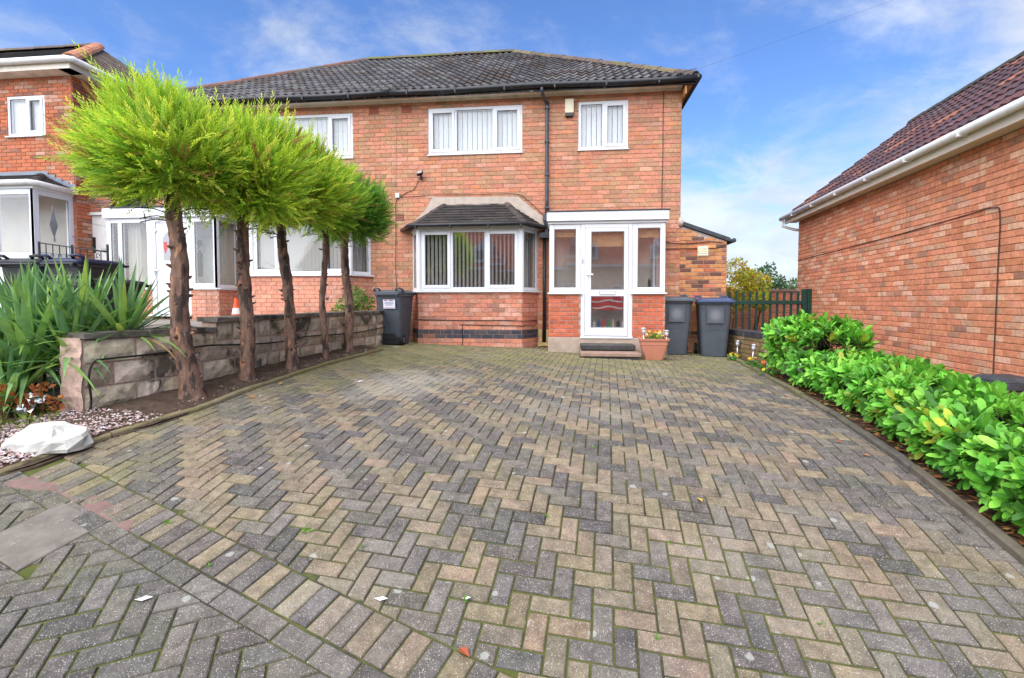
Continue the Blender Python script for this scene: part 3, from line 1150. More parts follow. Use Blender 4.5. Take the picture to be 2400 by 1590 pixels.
# inside the porch
INNER = material('cream_inner_wall', (.50, .46, .40), rough=.9, var=.08, vscale=3)
q = MB()
q.quad((PA, F - .03, .28), (PB, F - .03, .28), (PB, F - .03, 2.3), (PA, F - .03, 2.3))
q.build('porch_back_wall', INNER, house)
BAMBOO = material('bamboo_blind', (.50, .31, .14), rough=.7, var=.2, vscale=18)
for x0, x1, z0, z1 in ((PA + .08, DA - .07, 2.08, 2.21), (.42, 1.02, 1.90, 2.17), (DB + .07, PB - .08, 2.05, 2.21)):
    q = MB()
    n = int((z1 - z0) / .022)
    for i in range(n):
        z = z0 + (z1 - z0) * i / n
        q.box(x0, x1, 8.955, 8.963, z + .001, z + .0205)
    q.build('bamboo_blind', BAMBOO, house)

# lean-to on the right flank
Ml = frame((HX1 + .004, F + .02, 0), (1, 0, 0))
LW = .868
top = lambda s: 2.38 - s * .365
w = wall_sheet('lean_to_wall', Ml, LW, -.2, 2.4, MORTAR_G, house, top=top)
lay_bricks(w, Ml, LW, -.18, 2.4, PAL_LEAN, course=.0755, blen=.225, jt=.011, top=lambda s: top(s) - .005)
Ml2 = frame((HX1 + LW + .004, F + .02, 0), (0, 1, 0))
w = wall_sheet('lean_to_side_wall', Ml2, 4.0, -.2, top(LW), MORTAR_G, house)
lay_bricks(w, Ml2, 4.0, -.18, top(LW) - .01, PAL_LEAN, course=.0755, blen=.225, jt=.011, n_ind=0)
b = MB(Ml)
b.hexa([(-.0, -.05, 2.385), (LW + .06, -.05, 2.365 - (LW + .0) * .365), (LW + .06, 4.1, 2.365 - (LW) * .365), (0, 4.1, 2.385),
        (-.0, -.05, 2.47), (LW + .06, -.05, 2.445 - (LW + .0) * .365), (LW + .06, 4.1, 2.445 - LW * .365), (0, 4.1, 2.47)])
b.build('lean_to_roof', GREYP, house, bevel=.01)
tube_part('lean_to_gutter', [(HX1 + LW + .12, F - .04, 2.075), (HX1 + LW + .12, F + 4, 2.06)], .045, GREYP, house)
b = MB(Ml)
b.box(.33, .53, -.03, -.005, 1.78, 1.98)
vv = b.build('extractor_vent', CREAM, house, bevel=.006, label='cream louvred vent on the lean-to')
b = MB(Ml)
for i in range(4):
    z = 1.80 + i * .042
    b.hexa([(.345, -.045, z), (.515, -.045, z), (.515, -.031, z), (.345, -.031, z), (.345, -.036, z + .03), (.515, -.036, z + .03), (.515, -.031, z + .03), (.345, -.031, z + .03)])
b.build('vent_louvre', CREAM, vv)
b = MB(Ml)
b.tube([(.0, -.01, 2.52), (.02, -.02, 2.44), (.0, -.02, 2.36)], [.03, .06, .04], 8)
b.build('mortar_fillet', MORTARPATCH, house, smooth=True)
tube_part('wall_cable', bezier([(1.74, F - .02, 2.13), (1.95, F - .03, 2.05), (2.16, F - .025, 2.03), (2.4, F - .0, 2.03), (2.7, F - .0, 2.06), (2.95, F, 2.04)], 6), .008, CABLE_B, house, 6)
tube_part('wall_cable', bezier([(1.74, F - .02, 1.93), (2.16, F - .025, 1.93), (2.5, F, 1.93), (2.85, F, 1.94), (3.0, F, 2.0)], 6), .008, CABLE_B, house, 6)

# ================================================================== attached house on the left
nb = thing('semi_detached_house', (-6.2, F, .5), 'attached house on the left behind the conifers with white glazed porch', 'house')
NX0 = -9.0
M2 = frame((NX0, F, 0), (1, 0, 0))
XN = lambda x: x - NX0
ops2 = [(XN(-6.27), XN(-4.36), 3.875, 4.77), (XN(-6.55), XN(-4.05), 1.45, 2.5)]
w2 = wall_sheet('front_wall', M2, HX0 - NX0 - .002, .2, 4.97, MORTAR, nb, ops2)
lay_bricks(w2, M2, HX0 - NX0 - .002, -.13 + 4 * .0845, 4.955, PAL_HOUSE, ops2 + [(XN(-6.58), XN(-4.02), 0, 2.55), (XN(-9.4), XN(-6.9), 0, 2.8)], shift=.175, special=party_end)
Mw = frame((NX0, F + 7.1, 0), (0, -1, 0))
wall_sheet('side_wall', Mw, 7.1, .2, 4.97, MORTAR, nb)
window(nb, M2, XN(-6.27), XN(-4.36), 3.875, 4.77, [(50, 1), (99, 0), (52, 1)], blind_mat=BLIND_W, recess=.005, sill_out=.045, blind_list=[None, .12, .12], gap=.012)
roof_half(nb, EXL, PX, False)
eaves(nb, EXL, PX, HX0)
air_brick(nb, M2, XN(-4.0), 4.715, .195, .14, TERRA, 5, 6, 'square-holed terracotta vent nearer the conifers')
bay(nb, (-6.60, F), (-6.33, 9.32), (-4.246, 9.32), (-3.99, F), .3, 1.46, 2.52, PAL_PAINT, None, lights=((55, 1), (100, 0), (50, 1)), roof_top=(-5.95, -4.6), ztop=3.05,
    slatmat=BLIND, brots=[.9, .9, .9])
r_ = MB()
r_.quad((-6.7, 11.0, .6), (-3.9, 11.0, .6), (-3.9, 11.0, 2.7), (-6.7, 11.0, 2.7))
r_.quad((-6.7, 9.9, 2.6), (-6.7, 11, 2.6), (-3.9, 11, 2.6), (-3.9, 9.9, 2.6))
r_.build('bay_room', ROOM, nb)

# its porch
QA, QB, QY = -9.32, -6.90, 9.10
Mq = frame((QA, QY, 0), (1, 0, 0))
XQ = lambda x: x - QA
b = MB()
b.box(QA, QB, QY + .01, F - .02, .3, .56)
b.build('porch_plinth', RENDER, nb)
for a_, c_ in ((QA, -8.34), (-7.48, QB)):
    M = frame((a_, QY, 0), (1, 0, 0))
    w = wall_sheet('porch_wall', M, c_ - a_, .35, 1.15, MORTAR_G, nb)
    lay_bricks(w, M, c_ - a_, .35, 1.15, PAL_PAINT, course=.0755, blen=.225, jt=.008)
M = frame((QB, QY, 0), (0, 1, 0))
w = wall_sheet('porch_side_wall', M, F - QY, .35, 1.15, MORTAR_G, nb)
lay_bricks(w, M, F - QY, .35, 1.15, PAL_PAINT, course=.0755, blen=.225, jt=.008)
window(nb, M, 0, F - QY - .01, 1.19, 2.60, [(1, 0)], recess=.0, fr=.07, room=None, sill_out=.05)
window(nb, Mq, 0, XQ(-8.342), 1.19, 2.60, [(27, 0), (70, 0)], recess=.0, fr=.09, room=None, sill_out=.05)
window(nb, Mq, XQ(-7.478), XQ(QB), 1.19, 2.60, [(1, 0)], recess=.0, fr=.09, room=None, sill_out=.05)
b = MB(Mq)
a_, c_ = XQ(-8.338), XQ(-7.482)
for q in ((a_, a_ + .10, .66, 2.60), (c_ - .10, c_, .66, 2.60), (a_ + .1, c_ - .1, 2.50, 2.60)):
    b.box(q[0], q[1], -.003, .07, q[2], q[3])
b.box(a_ - .1, c_ + .02, -.06, .07, .62, .658)
b.build('door_frame', UPVC, nb, bevel=.006)
b = MB(Mq)
b.box(a_ + .105, c_ - .105, .012, .05, .67, 2.495)
d2 = b.build('front_door', UPVC, nb, bevel=.006, label='white panelled porch door behind the nearest conifer')
b = MB(Mq)
for z0, z1 in ((.80, 1.12), (1.19, 1.42)):
    for q in ((.19, .205), (.64, .655)):
        b.box(a_ + q[0], a_ + q[1], .004, .0115, z0, z1)
    b.box(a_ + .206, a_ + .639, .004, .0115, z0, z0 + .015)
    b.box(a_ + .206, a_ + .639, .004, .0115, z1 - .015, z1)
b.box(a_ + .20, a_ + .645, .002, .0115, 1.66, 1.68)
b.build('door_moulding', UPVC_W, d2)
b = MB(Mq)
b.add([(a_ + .26, .006, 1.75), (a_ + .59, .006, 1.75), (a_ + .59, .006, 2.2), (a_ + .52, .006, 2.3), (a_ + .425, .006, 2.34), (a_ + .33, .006, 2.3), (a_ + .26, .006, 2.2)], [tuple(range(7))])
b.build('door_glass', material('red_leaded_glass', (.30, .30, .32), rough=.1), d2)
b = MB(Mq)
b.add([(a_ + .27, .003, 1.98), (a_ + .31, .003, 1.88), (a_ + .35, .003, 1.98), (a_ + .35, .003, 2.12), (a_ + .27, .003, 2.12)], [tuple(range(5))])
b.build('glass_motif', material('red_glass', (.45, .03, .02), rough=.2), d2)
b = MB(Mq)
b.box(a_ + .06, a_ + .085, -.03, -.0035, 1.44, 1.62)
b.box(a_ + .06, a_ + .19, -.055, -.0305, 1.54, 1.56)
for z in (.82, 2.32):
    b.box(a_ + .07, a_ + .13, -.02, -.0035, z, z + .05)
b.build('handle', UPVC_W, d2)
b = MB()
b.box(QA - .04, QB + .05, QY - .06, F - .02, 2.602, 2.80)
b.build('porch_fascia', UPVC, nb, bevel=.008)
b = MB()
b.box(QA + .15, QB + .07, QY - .08, F - .015, 2.802, 2.83)
b.build('porch_roof', GREYP, nb)
b = MB()
b.quad((QA, F - .03, .6), (QB, F - .03, .6), (QB, F - .03, 2.6), (QA, F - .03, 2.6))
b.build('porch_back_wall', INNER, nb)
CURTAIN = material('cream_curtain', (.52, .50, .43), rough=.9, var=.06, vscale=4, trans=.3)
for x0, x1, y in ((-9.0, -8.72, 9.26), (-7.09, -6.95, 9.22)):
    b = MB()
    n = 10
    ring = []
    pts = [(x0 + (x1 - x0) * i / n, y + .018 * math.sin(i * 2.2)) for i in range(n + 1)]
    for (px, py), (qx, qy) in zip(pts, pts[1:]):
        b.quad((px, py, 1.2), (qx, qy, 1.2), (qx, qy, 2.58), (px, py, 2.58))
    b.build('curtain', CURTAIN, nb)
b = MB()
for i in range(7):
    y = 9.17 + i * .08
    b.quad((-6.99 + .02 * math.sin(i * 2), y, 1.2), (-6.99 + .02 * math.sin(i * 2 + 2), y + .072, 1.2), (-6.99 + .02 * math.sin(i * 2 + 2), y + .072, 2.58), (-6.99 + .02 * math.sin(i * 2), y, 2.58))
b.build('curtain', CURTAIN, nb)
b = MB()
b.box(-8.08, -7.42, F - .09, F - .035, .66, 2.55)
idr = b.build('inner_door', UPVC_W, nb, label='pale inner door with house number 34')
b = MB()
b.box(-7.80, -7.68, F - .096, F - .0905, 1.45, 2.22)
b.build('door_glass', DARK, idr)
tx = bpy.data.curves.new('house_number', 'FONT')
tx.body = '34'
tx.size = .26
tx.extrude = .004
tx.offset = .008
to = bpy.data.objects.new('house_number', tx)
me = bpy.data.meshes.new_from_object(to)
bpy.data.objects.remove(to)
me.materials.append(UPVC)
o = inst('house_number', me, Matrix.Translation((-7.885, F - .103, 1.95)) @ Matrix.Rotation(math.radians(90), 4, 'X'), idr)
o['label'] = 'white house number 34'
# garage slope beside it
b = MB()
b.hexa([(-9.95, 9.9, 2.95), (-9.02, 9.9, 2.95), (-9.02, 12, 2.95), (-9.95, 12, 2.95), (-9.95, 9.9, 3.02), (-9.02, 9.9, 3.35), (-9.02, 12, 3.35), (-9.95, 12, 3.02)])
b.build('side_roof', GREYP, nb)

# ================================================================== house on the far left
lh = thing('detached_house', (-12, 9.1, .5), 'dark-roofed orange brick house at the left edge beyond the spiky plant', 'house')
LY, LX = 9.10, -10.0
Mh = frame((-16.5, LY, 0), (1, 0, 0))
XH = lambda x: x + 16.5
opl = [(XH(-11.5), XH(-10.63), 4.33, 5.14), (XH(-15.0), XH(-13.8), 4.33, 5.14)]
w = wall_sheet('front_wall', Mh, 6.5, .3, 5.56, MORTAR, lh, opl)
lay_bricks(w, Mh, 6.5, .3, 5.55, PAL_LEFT, opl + [(XH(-13.6), XH(-10.06), 0, 3.4)], course=.0755, blen=.225)
Mg = frame((LX, LY, 0), (0, 1, 0))
w = wall_sheet('side_wall', Mg, 8.0, .3, 5.56, MORTAR_D, lh)
lay_bricks(w, Mg, 8.0, .3, 5.55, PAL_LEFT, course=.0755, blen=.225, n_ind=300)
window(lh, Mh, XH(-11.5), XH(-10.63), 4.33, 5.14, [(50, 0), (46, 1)], blind_mat=BLIND_W, blind=.1, recess=.0, sill_out=.06, gap=.01)
window(lh, Mh, XH(-15.0), XH(-13.8), 4.33, 5.14, [(50, 0), (46, 1)], blind_mat=BLIND_W, blind=.1, recess=.0, gap=.01)
ry, rz, ey_, ez_ = 11.5, 7.38, 8.78, 5.66
rb = MB()
xr = -9.68
rb.add([(-17, ey_, ez_), (xr, ey_, ez_), (-11.85, ry, rz), (-17, ry, rz), (xr, 2 * ry - ey_, ez_), (-17, 2 * ry - ey_, ez_)], [(0, 1, 2, 3), (1, 4, 2), (4, 5, 3, 2), (0, 5, 4, 1)])
lroof = rb.build('roof', ROOFBASE, lh)
v = Vector((0, ry - ey_, rz - ez_))
sl = v.length
v.normalize()
M = Matrix((Vector((1, 0, 0)), v, Vector((1, 0, 0)).cross(v))).transposed().to_4x4()
M.translation = (-17, ey_, ez_)
lay_tiles(lroof, M, xr + 17, sl, [(1, (.035, .034, .034))], w=.25, ex=.2, amp=0, n=2, lift=.015, clips=[((xr + 17, 0), (-sl, -(xr + 11.85)))], stagger=True)
v = Vector((-11.85 - xr, 0, rz - ez_))
sl2 = v.length
v.normalize()
ex2 = Vector((0, 1, 0))
M = Matrix((ex2, v, ex2.cross(v))).transposed().to_4x4()
M.translation = (xr, ey_, ez_)
W = 2 * (ry - ey_)
lay_tiles(lroof, M, W, sl2, [(60, (.22, .16, .11)), (40, (.17, .12, .10))], w=.25, ex=.2, amp=0, n=2, lift=.015, clips=[((0, 0), (sl2, -W / 2)), ((W, 0), (-sl2, -W / 2))], stagger=True)
ridge_caps(lroof, (xr, ey_, ez_ + .03), (-11.85, ry, rz + .03), [(1, (.50, .21, .11))], r=.13)
ridge_caps(lroof, (-17, ry, rz + .03), (-11.85, ry, rz + .03), PAL_CAP)
b = MB()
b.box(-17, xr - .03, 8.80, LY - .012, 5.50, 5.55)
b.box(-17, xr - .03, 8.80, 8.83, 5.551, 5.65)
b.box(LX + .014, xr - .02, 8.81, 14.2, 5.50, 5.549)
b.box(xr - .05, xr - .021, 8.831, 14.2, 5.551, 5.65)
b.build('fascia', SOFFIT, lh)
tube_part('gutter', [(-17, 8.74, 5.66), (-9.72, 8.74, 5.66), (-9.63, 8.8, 5.66), (-9.62, 14.2, 5.66)], .06, UPVC_W, lh, 10)
# glazed square porch with hipped roof
PXr, PYf = -10.05, 8.33
Mv = frame((-13.4, PYf, 0), (1, 0, 0))
XV = lambda x: x + 13.4
for M, L, lts in ((Mv, XV(PXr), [(12, 0), (9, 0), (10, 0), (10, 0)]), (frame((PXr, PYf, 0), (0, 1, 0)), LY - PYf, [(1, 0)])):
    b = MB(M)
    b.box(0, L, -.002, .06, .5, 1.75)
    b.build('porch_panel', UPVC, lh)
    window(lh, M, 0, L, 1.76, 3.06, lts, recess=.0, fr=.1, room=None, sill_out=.04)
b = MB()
b.box(-13.45, PXr + .03, PYf - .03, LY - .01, 3.062, 3.13)
b.build('porch_frieze', UPVC, lh, bevel=.01)
tube_part('porch_gutter', [(-13.5, PYf - .10, 3.16), (PXr + .02, PYf - .10, 3.16), (PXr + .10, PYf - .02, 3.16), (PXr + .10, LY - .02, 3.14)], .05, UPVC_W, lh, 10)
b = MB()
zt_ = 3.52
b.add([(-13.5, PYf - .07, 3.17), (PXr + .08, PYf - .07, 3.17), (PXr + .08, LY, 3.17), (-10.75, LY - .015, zt_), (-13.5, LY - .015, zt_)], [(0, 1, 3, 4), (1, 2, 3)])
pr = b.build('porch_roof', ROOFBASE, lh)
v = Vector((0, LY - PYf + .07, zt_ - 3.17))
s3 = v.length
v.normalize()
M = Matrix((Vector((1, 0, 0)), v, Vector((1, 0, 0)).cross(v))).transposed().to_4x4()
M.translation = (-13.5, PYf - .07, 3.175)
lay_tiles(pr, M, PXr + .08 + 13.5, s3, [(1, (.03, .03, .03))], w=.2, ex=.11, amp=0, n=1, lift=.012, stagger=True, clips=[((PXr + .08 + 13.5, 0), (-s3, -(PXr + .08 + 10.75)))], n_ind=120)
v = Vector((-10.75 - PXr - .08, LY - PYf + .07 - .42, zt_ - 3.17))
a0, b0, c0 = Vector((PXr + .08, PYf - .07, 3.175)), Vector((PXr + .08, LY, 3.175)), Vector((-10.75, LY - .015, zt_))
ex2 = Vector((0, 1, 0))
nn = ex2.cross(c0 - a0).normalized()
ey2 = nn.cross(ex2)
M = Matrix((ex2, ey2, nn)).transposed().to_4x4()
M.translation = a0
ci = M.inverted() @ c0
Lq = b0.y - a0.y
lay_tiles(pr, M, Lq, ci.y, [(1, (.03, .03, .03))], w=.2, ex=.11, amp=0, n=1, lift=.012, stagger=True, clips=[((0, 0), (ci.y, -ci.x)), ((Lq, 0), (-ci.y, -(Lq - ci.x)))], n_ind=80)
ridge_caps(pr, a0 + Vector((-.02, .02, .0)), c0, [(1, (.028, .027, .027))], r=.09, step=.22)
b = MB()
b.add([(-13.5, LY - .02, zt_ - .03), (-10.74, LY - .02, zt_ - .03), (-10.70, LY - .02, zt_ + .08), (-13.5, LY - .02, zt_ + .08)], [(0, 1, 2, 3)])
for i in range(5):
    t = i / 5
    p = c0.lerp(b0, t)
    q_ = c0.lerp(b0, t + .2)
    b.add([(p.x, LY - .021, p.z - .02), (q_.x, LY - .021, q_.z - .02), (q_.x, LY - .021, p.z + .07), (p.x, LY - .021, p.z + .07)], [(0, 1, 2, 3)])
b.build('lead_flashing', LEAD, lh)
b = MB()
b.quad((-13.4, LY - .03, .5), (PXr, LY - .03, .5), (PXr, LY - .03, 3.05), (-13.4, LY - .03, 3.05))
b.build('porch_back_wall', INNER, lh)
# round leaded motif hung in the side pane
b = MB(frame((PXr, PYf, 0), (0, 1, 0)))
b.add([(.39, .035, 2.15), (.47, .035, 2.42), (.39, .035, 2.75), (.31, .035, 2.42)], [(0, 1, 2, 3)])
b.tube([(.39, .035, 2.10), (.39, .035, 2.18)], .02, 6)
b.tube([(.39, .035, 2.70), (.39, .035, 2.80)], .02, 6)
b.build('glass_motif', material('pewter_glass', (.28, .29, .30), rough=.3), lh)

# side passage wall with door between the two houses
pw = thing('passage_wall', (-10, 9.4, .5), 'brick wall over a white side door between the two left houses', 'wall')
Mx = frame((-10.42, 9.40, 0), (1, 0, 0))
w = wall_sheet('brick_panel', Mx, .90, 2.80, 3.46, MORTAR_G, pw)
lay_bricks(w, Mx, .90, 2.81, 3.45, [(60, (.42, .14, .075)), (40, (.24, .11, .08))], course=.0755, blen=.225, jt=.014)
b = MB(Mx)
b.box(0, .90, -.03, .2, 3.461, 3.50, )
b.build('coping', material('mossy_coping', (.16, .14, .10), rough=.9, var=.3, vscale=9), pw)
b = MB(Mx)
b.box(0, .90, -.02, .1, 2.74, 2.795)
b.build('lintel', UPVC_W, pw)
b = MB(Mx)
b.box(.04, .86, .03, .07, .5, 2.735)
sd = b.build('side_door', UPVC_W, pw, bevel=.01, label='off-white panelled side door')
b = MB(Mx)
b.box(.40, .50, .022, .0295, 1.95, 2.28)
b.build('door_glass', DARK, sd)
b = MB(Mx)
for q in ((.16, .28, 2.02, 2.035), (.62, .74, 2.02, 2.035), (.40, .51, 1.85, 1.865)):
    b.box(q[0], q[1], .022, .0295, q[2], q[3])
for x0, x1, z0, z1 in ((.16, .44, 2.50, 2.56), (.46, .74, 2.56, 2.50)):
    b.hexa([(x0, .022, z0), (x1, .022, z1), (x1, .0295, z1), (x0, .0295, z0), (x0, .022, z0 + .012), (x1, .022, z1 + .012), (x1, .0295, z1 + .012), (x0, .0295, z0 + .012)])
b.build('door_moulding', material('grey_white_moulding', (.52, .52, .50), rough=.6), sd)  # mouldings slightly greyer than the door

# ================================================================== low house on the right
rh = thing('bungalow', (5.5, 7, -.3), 'low red brick house on the right with plum tiled roof and white gutter', 'house')
dR = Vector((.08733, .99618, 0))
nR = Vector((.99618, -.08733, 0))
Pf = Vector((4.806, 10.864, 0))
Mr = frame(Pf, -dR)
LR = 9.5
w = wall_sheet('side_wall', Mr, LR, -.6, 2.58, MORTAR_R, rh)
lay_bricks(w, Mr, LR, -.6, 2.565, PAL_RIGHT, course=.069, blen=.204, jt=.008, proud=.009)
Mr2 = frame(Pf + nR * 4.6, -nR)
wall_sheet('end_wall', Mr2, 4.6, -.6, 2.6, MORTAR, rh)
er = Pf + dR * .23 - nR * .24
er.z = 2.66
rr = er + nR * 2.40
rr.z = 4.55
ext = LR + 1.0
rb = MB()
far_e = er + nR * 4.8
rb.add([er, er - dR * ext, rr - dR * ext, rr, far_e, far_e - dR * ext], [(0, 1, 2, 3), (3, 2, 5, 4), (0, 3, 4), (1, 5, 2)])
rroof = rb.build('roof', ROOFBASE, rh)
v = rr - er
sl = v.length
v.normalize()
M = Matrix((-dR, v, (-dR).cross(v))).transposed().to_4x4()
M.translation = er + Vector((0, 0, .01)) - v * .04
lay_tiles(rroof, M, ext, sl, PAL_TILE_R, w=.30, ex=.295, amp=.02, waves=2, n=12, lift=.026)
ridge_caps(rroof, rr - dR * ext, rr - dR * .0, [(1, (.07, .065, .05))], r=.12)
b = MB(Mr)
y_o = -.21
b.box(-.12, LR, y_o, -.013, 2.57, 2.60)
b.box(-.12, LR, y_o - .025, y_o - .001, 2.545, 2.70)
b.build('fascia', material('cream_white_fascia', (.72, .64, .53), rough=.5, var=.06, vscale=5), rh)
o_ = -(.21 + .085)
gp = [Mr @ Vector((-.18, o_, 2.665)), Mr @ Vector((LR, o_, 2.665))]
tube_part('gutter', gp, .044, UPVC_W, rh, 12)
b = MB(Mr)
for i in range(10):
    s_ = .55 + i * .95
    b.box(s_ - .012, s_ + .012, o_ - .046, y_o - .026, 2.615, 2.66)
b.build('gutter_bracket', UPVC_W, rh)
tube_part('downpipe', [Mr @ Vector((-.10, o_ + .02, 2.62)), Mr @ Vector((-.10, o_ + .02, 2.50)), Mr @ Vector((-.06, -.06, 2.42)), Mr @ Vector((-.06, .1, 2.40))], .03, UPVC_W, rh)
tube_part('wall_cable', bezier([Mr @ Vector((.0, -.016, 1.78)), Mr @ Vector((1.5, -.016, 1.79)), Mr @ Vector((3.0, -.018, 1.81)), Mr @ Vector((3.9, -.018, 1.83)),
          Mr @ Vector((4.9, -.018, 1.86)), Mr @ Vector((5.33, -.02, 1.87)), Mr @ Vector((5.43, -.02, 1.78)), Mr @ Vector((5.43, -.02, 1.2)), Mr @ Vector((5.42, -.02, .2)), Mr @ Vector((5.42, -.02, -.3))], 8),
          .0055, CABLE_B, rh, 6)
# ================================================================== ground, drive, beds
MOSS_A, MOSS_B = (.12, .12, .04), (.27, .255, .09)


def moss_extra(amount, lo, hi, speck=True, ma=MOSS_A, mb=MOSS_B):
    def fn(t, c, pos, geo):
        # aggregate: pale and dark grains in the concrete
        if speck:
            n = t.new('ShaderNodeTexVoronoi')
            n.inputs['Scale'].default_value = 215
            t.set(n.inputs['Vector'], pos)
            sep = t.new('ShaderNodeSeparateColor')
            t.l.new(n.outputs['Color'], sep.inputs[0])
            g = t.math('MULTIPLY', t.math('MULTIPLY', t.ramp(sep.outputs[0], .52, .85, 0, .95), t.ramp(t.noise(pos, 28, 3, .6), .36, .62, .35, 1)), t.ramp(n.outputs['Distance'], .25, .55, 1, 0))
            c = t.mix(g, c, t.mix(sep.outputs[2], (.66, .63, .60), (.40, .29, .20)))
            g2 = t.math('MULTIPLY', t.ramp(sep.outputs[1], .62, .78, 0, .6), t.ramp(n.outputs['Distance'], .3, .6, 1, 0))
            c = t.mix(g2, c, (.035, .03, .03))
            # lichen rounds and bleached scuffs
            v2 = t.new('ShaderNodeTexVoronoi')
            v2.inputs['Scale'].default_value = 6.5
            t.set(v2.inputs['Vector'], pos)
            s2 = t.new('ShaderNodeSeparateColor')
            t.l.new(v2.outputs['Color'], s2.inputs[0])
            rr_ = t.math('ADD', v2.outputs['Distance'], t.math('MULTIPLY', t.noise(pos, 60, 2), .1))
            l = t.math('MULTIPLY', t.ramp(s2.outputs[0], .70, .72, 0, .6), t.ramp(rr_, .16, .20, 1, 0))
            c = t.mix(l, c, (.40, .41, .36))
            # blocks scoured pale by a pressure washer, left of the middle
            dd = t.vmath('LENGTH', t.vmath('MULTIPLY', t.vmath('SUBTRACT', pos, (-1.75, 5.3, 0)), (.75, .55, 0)))
            dd = t.math('ADD', dd, t.math('MULTIPLY', t.noise(pos, 2.2, 4, .6), .9))
            c = t.mix(t.ramp(dd, .55, 1.05, .45, 0), c, (.46, .42, .34))
        # moss and algae film: thick by the house, by the beds and in the damp hollows
        sx = t.new('ShaderNodeSeparateXYZ')
        t.l.new(pos, sx.inputs[0])
        near_house = t.ramp(sx.outputs[1], 3.6, 8.2, 0, .36)
        near_bed = t.ramp(sx.outputs[0], -3.3, -1.4, .22, 0)
        nn = t.math('ADD', t.math('MULTIPLY', t.noise(pos, 1.7, 4, .6), .7), t.math('MULTIPLY', t.noise(pos, 24, 3, .7), .42))
        nn = t.math('ADD', nn, t.math('ADD', near_house, near_bed))
        f = t.ramp(nn, lo, hi, 0, amount)
        return t.mix(f, c, t.mix(t.noise(pos, 9, 2), ma, mb))
    return fn


PAVER, PAVER_J = pair('concrete_block', rough=.86, var=.32, vscale=16, bump=.8, bscale=210, spec=.25, stain=[((.065, .06, .055), 3.1, .58, .80, .45), ((.33, .30, .25), 1.1, .52, .74, .38)], extra=moss_extra(.58, .68, .98))
JOINT = material('mossy_joint', (.05, .047, .036), rough=.95, spec=.1, extra=moss_extra(.95, .40, .62, speck=False, ma=(.045, .058, .016), mb=(.145, .155, .04)))
SOIL = material('dark_soil', (.085, .058, .042), rough=.95, var=.35, vscale=14, bump=1.0, bscale=40, spec=.1, stain=[((.22, .15, .10), 30, .58, .7, .6), ((.05, .07, .02), 5, .58, .75, .5)])
KERB, _k = pair('edging_stone', rough=.9, var=.2, vscale=12, bump=.5, bscale=90, spec=.15, extra=moss_extra(.6, .62, .95, speck=False))
GARDEN = material('garden_paving', (.25, .22, .19), rough=.9, var=.25, vscale=3, stain=[((.08, .09, .04), 2, .5, .75, .6)])
ASPHALT = material('street_asphalt', (.055, .055, .058), rough=.9, var=.2, vscale=5)
GRASSY = material('rough_ground', (.09, .085, .05), rough=.95, var=.3, vscale=2)


def garden_z(x, y):
    base = interp(y, [2.0, 3.2, 4.6, 7.0, 10], [ground(-3.7, 2.0) - .02, -.13, .36, .52, .56])
    return base


# one sheet that carries everything and reaches the horizon
gx = [-900, -200, -60, -25, -12, -8, -5, -3.95, -3, -2, -1, 0, 1, 2, 3, 4, 6, 12, 30, 80, 300, 900]
gy = [-900, -200, -70, -30, -14, -8, -4, -2, -1, 0, 1, 2, 2.9, 3.65, 4.6, 5.7, 6.5, 8, 9.8, 12, 20, 50, 120, 300, 900]
vs, fs = [], []
for y in gy:
    for x in gx:
        z = ground(x, y) - .05 if y > -2 else ground(x, -2) - .05
        if y <= -4:
            z = -1.55
        if y > 20:
            z = -.3
        vs.append((x, y, z))
n = len(gx)
for j in range(len(gy) - 1):
    for i in range(n - 1):
        fs.append((j * n + i, j * n + i + 1, (j + 1) * n + i + 1, (j + 1) * n + i))
o = MB().add(vs, fs).build('ground', GRASSY)
o['kind'] = 'structure'
b = MB()
b.add([(-200, -4, -1.53), (200, -4, -1.53), (200, -11, -1.53), (-200, -11, -1.53)], [(0, 3, 2, 1)])
setp(b.build('road', ASPHALT), kind='structure')

KL = [(-3.62, 2.70), (-3.50, 2.80), (-3.43, 3.02), (-3.36, 3.35), (-3.22, 3.5), (-3.14, 3.75), (-3.11, 4.4), (-3.10, 5.2), (-3.10, 5.8), (-3.06, 6.8), (-3.02, 7.85)]
KR = [(2.90, 9.35), (2.78, 8.4), (2.62, 7.0), (2.50, 5.8), (2.40, 4.7), (2.345, 4.1), (2.30, 3.5), (2.275, 3.0), (2.27, 2.5), (2.27, 1.6)]


def kl_x(y):
    return interp(y, [p[1] for p in KL], [p[0] for p in KL])


def kr_x(y):
    q = KR[::-1]
    return interp(y, [p[1] for p in q], [p[0] for p in q])


# bed of the paving (the joints)
vs, fs = [], []
xs = [-9 + .5 * i for i in range(33)]
ys = [-1.5 + .35 * i for i in range(33)]
for y in ys:
    for x in xs:
        vs.append((x, y, ground(x, y) - .006))
n = len(xs)
for j in range(len(ys) - 1):
    for i in range(n - 1):
        if xs[i + 1] > 4.0 or (xs[i] < -4.0 and ys[j] > 2.9):
            continue
        fs.append((j * n + i, j * n + i + 1, (j + 1) * n + i + 1, (j + 1) * n + i))
drive = MB().add(vs, fs).build('driveway', JOINT)
drive['kind'] = 'structure'

# --- laying the blocks. Edge course runs slantwise across the mouth of the drive
EA = math.radians(-19.6)
ED = Vector((math.cos(EA), math.sin(EA)))
EN = Vector((-ED.y, ED.x))                    # towards the house
E0 = Vector((-2.30, 2.578))                   # on the upper edge of the soldier course
TAN = [(50, (.205, .163, .104)), (25, (.225, .168, .110)), (25, (.168, .138, .096))]
CHA = [(50, (.112, .100, .086)), (30, (.148, .130, .106)), (20, (.09, .083, .075))]
GRY = [(60, (.105, .096, .083)), (25, (.13, .117, .098)), (15, (.088, .082, .073))]


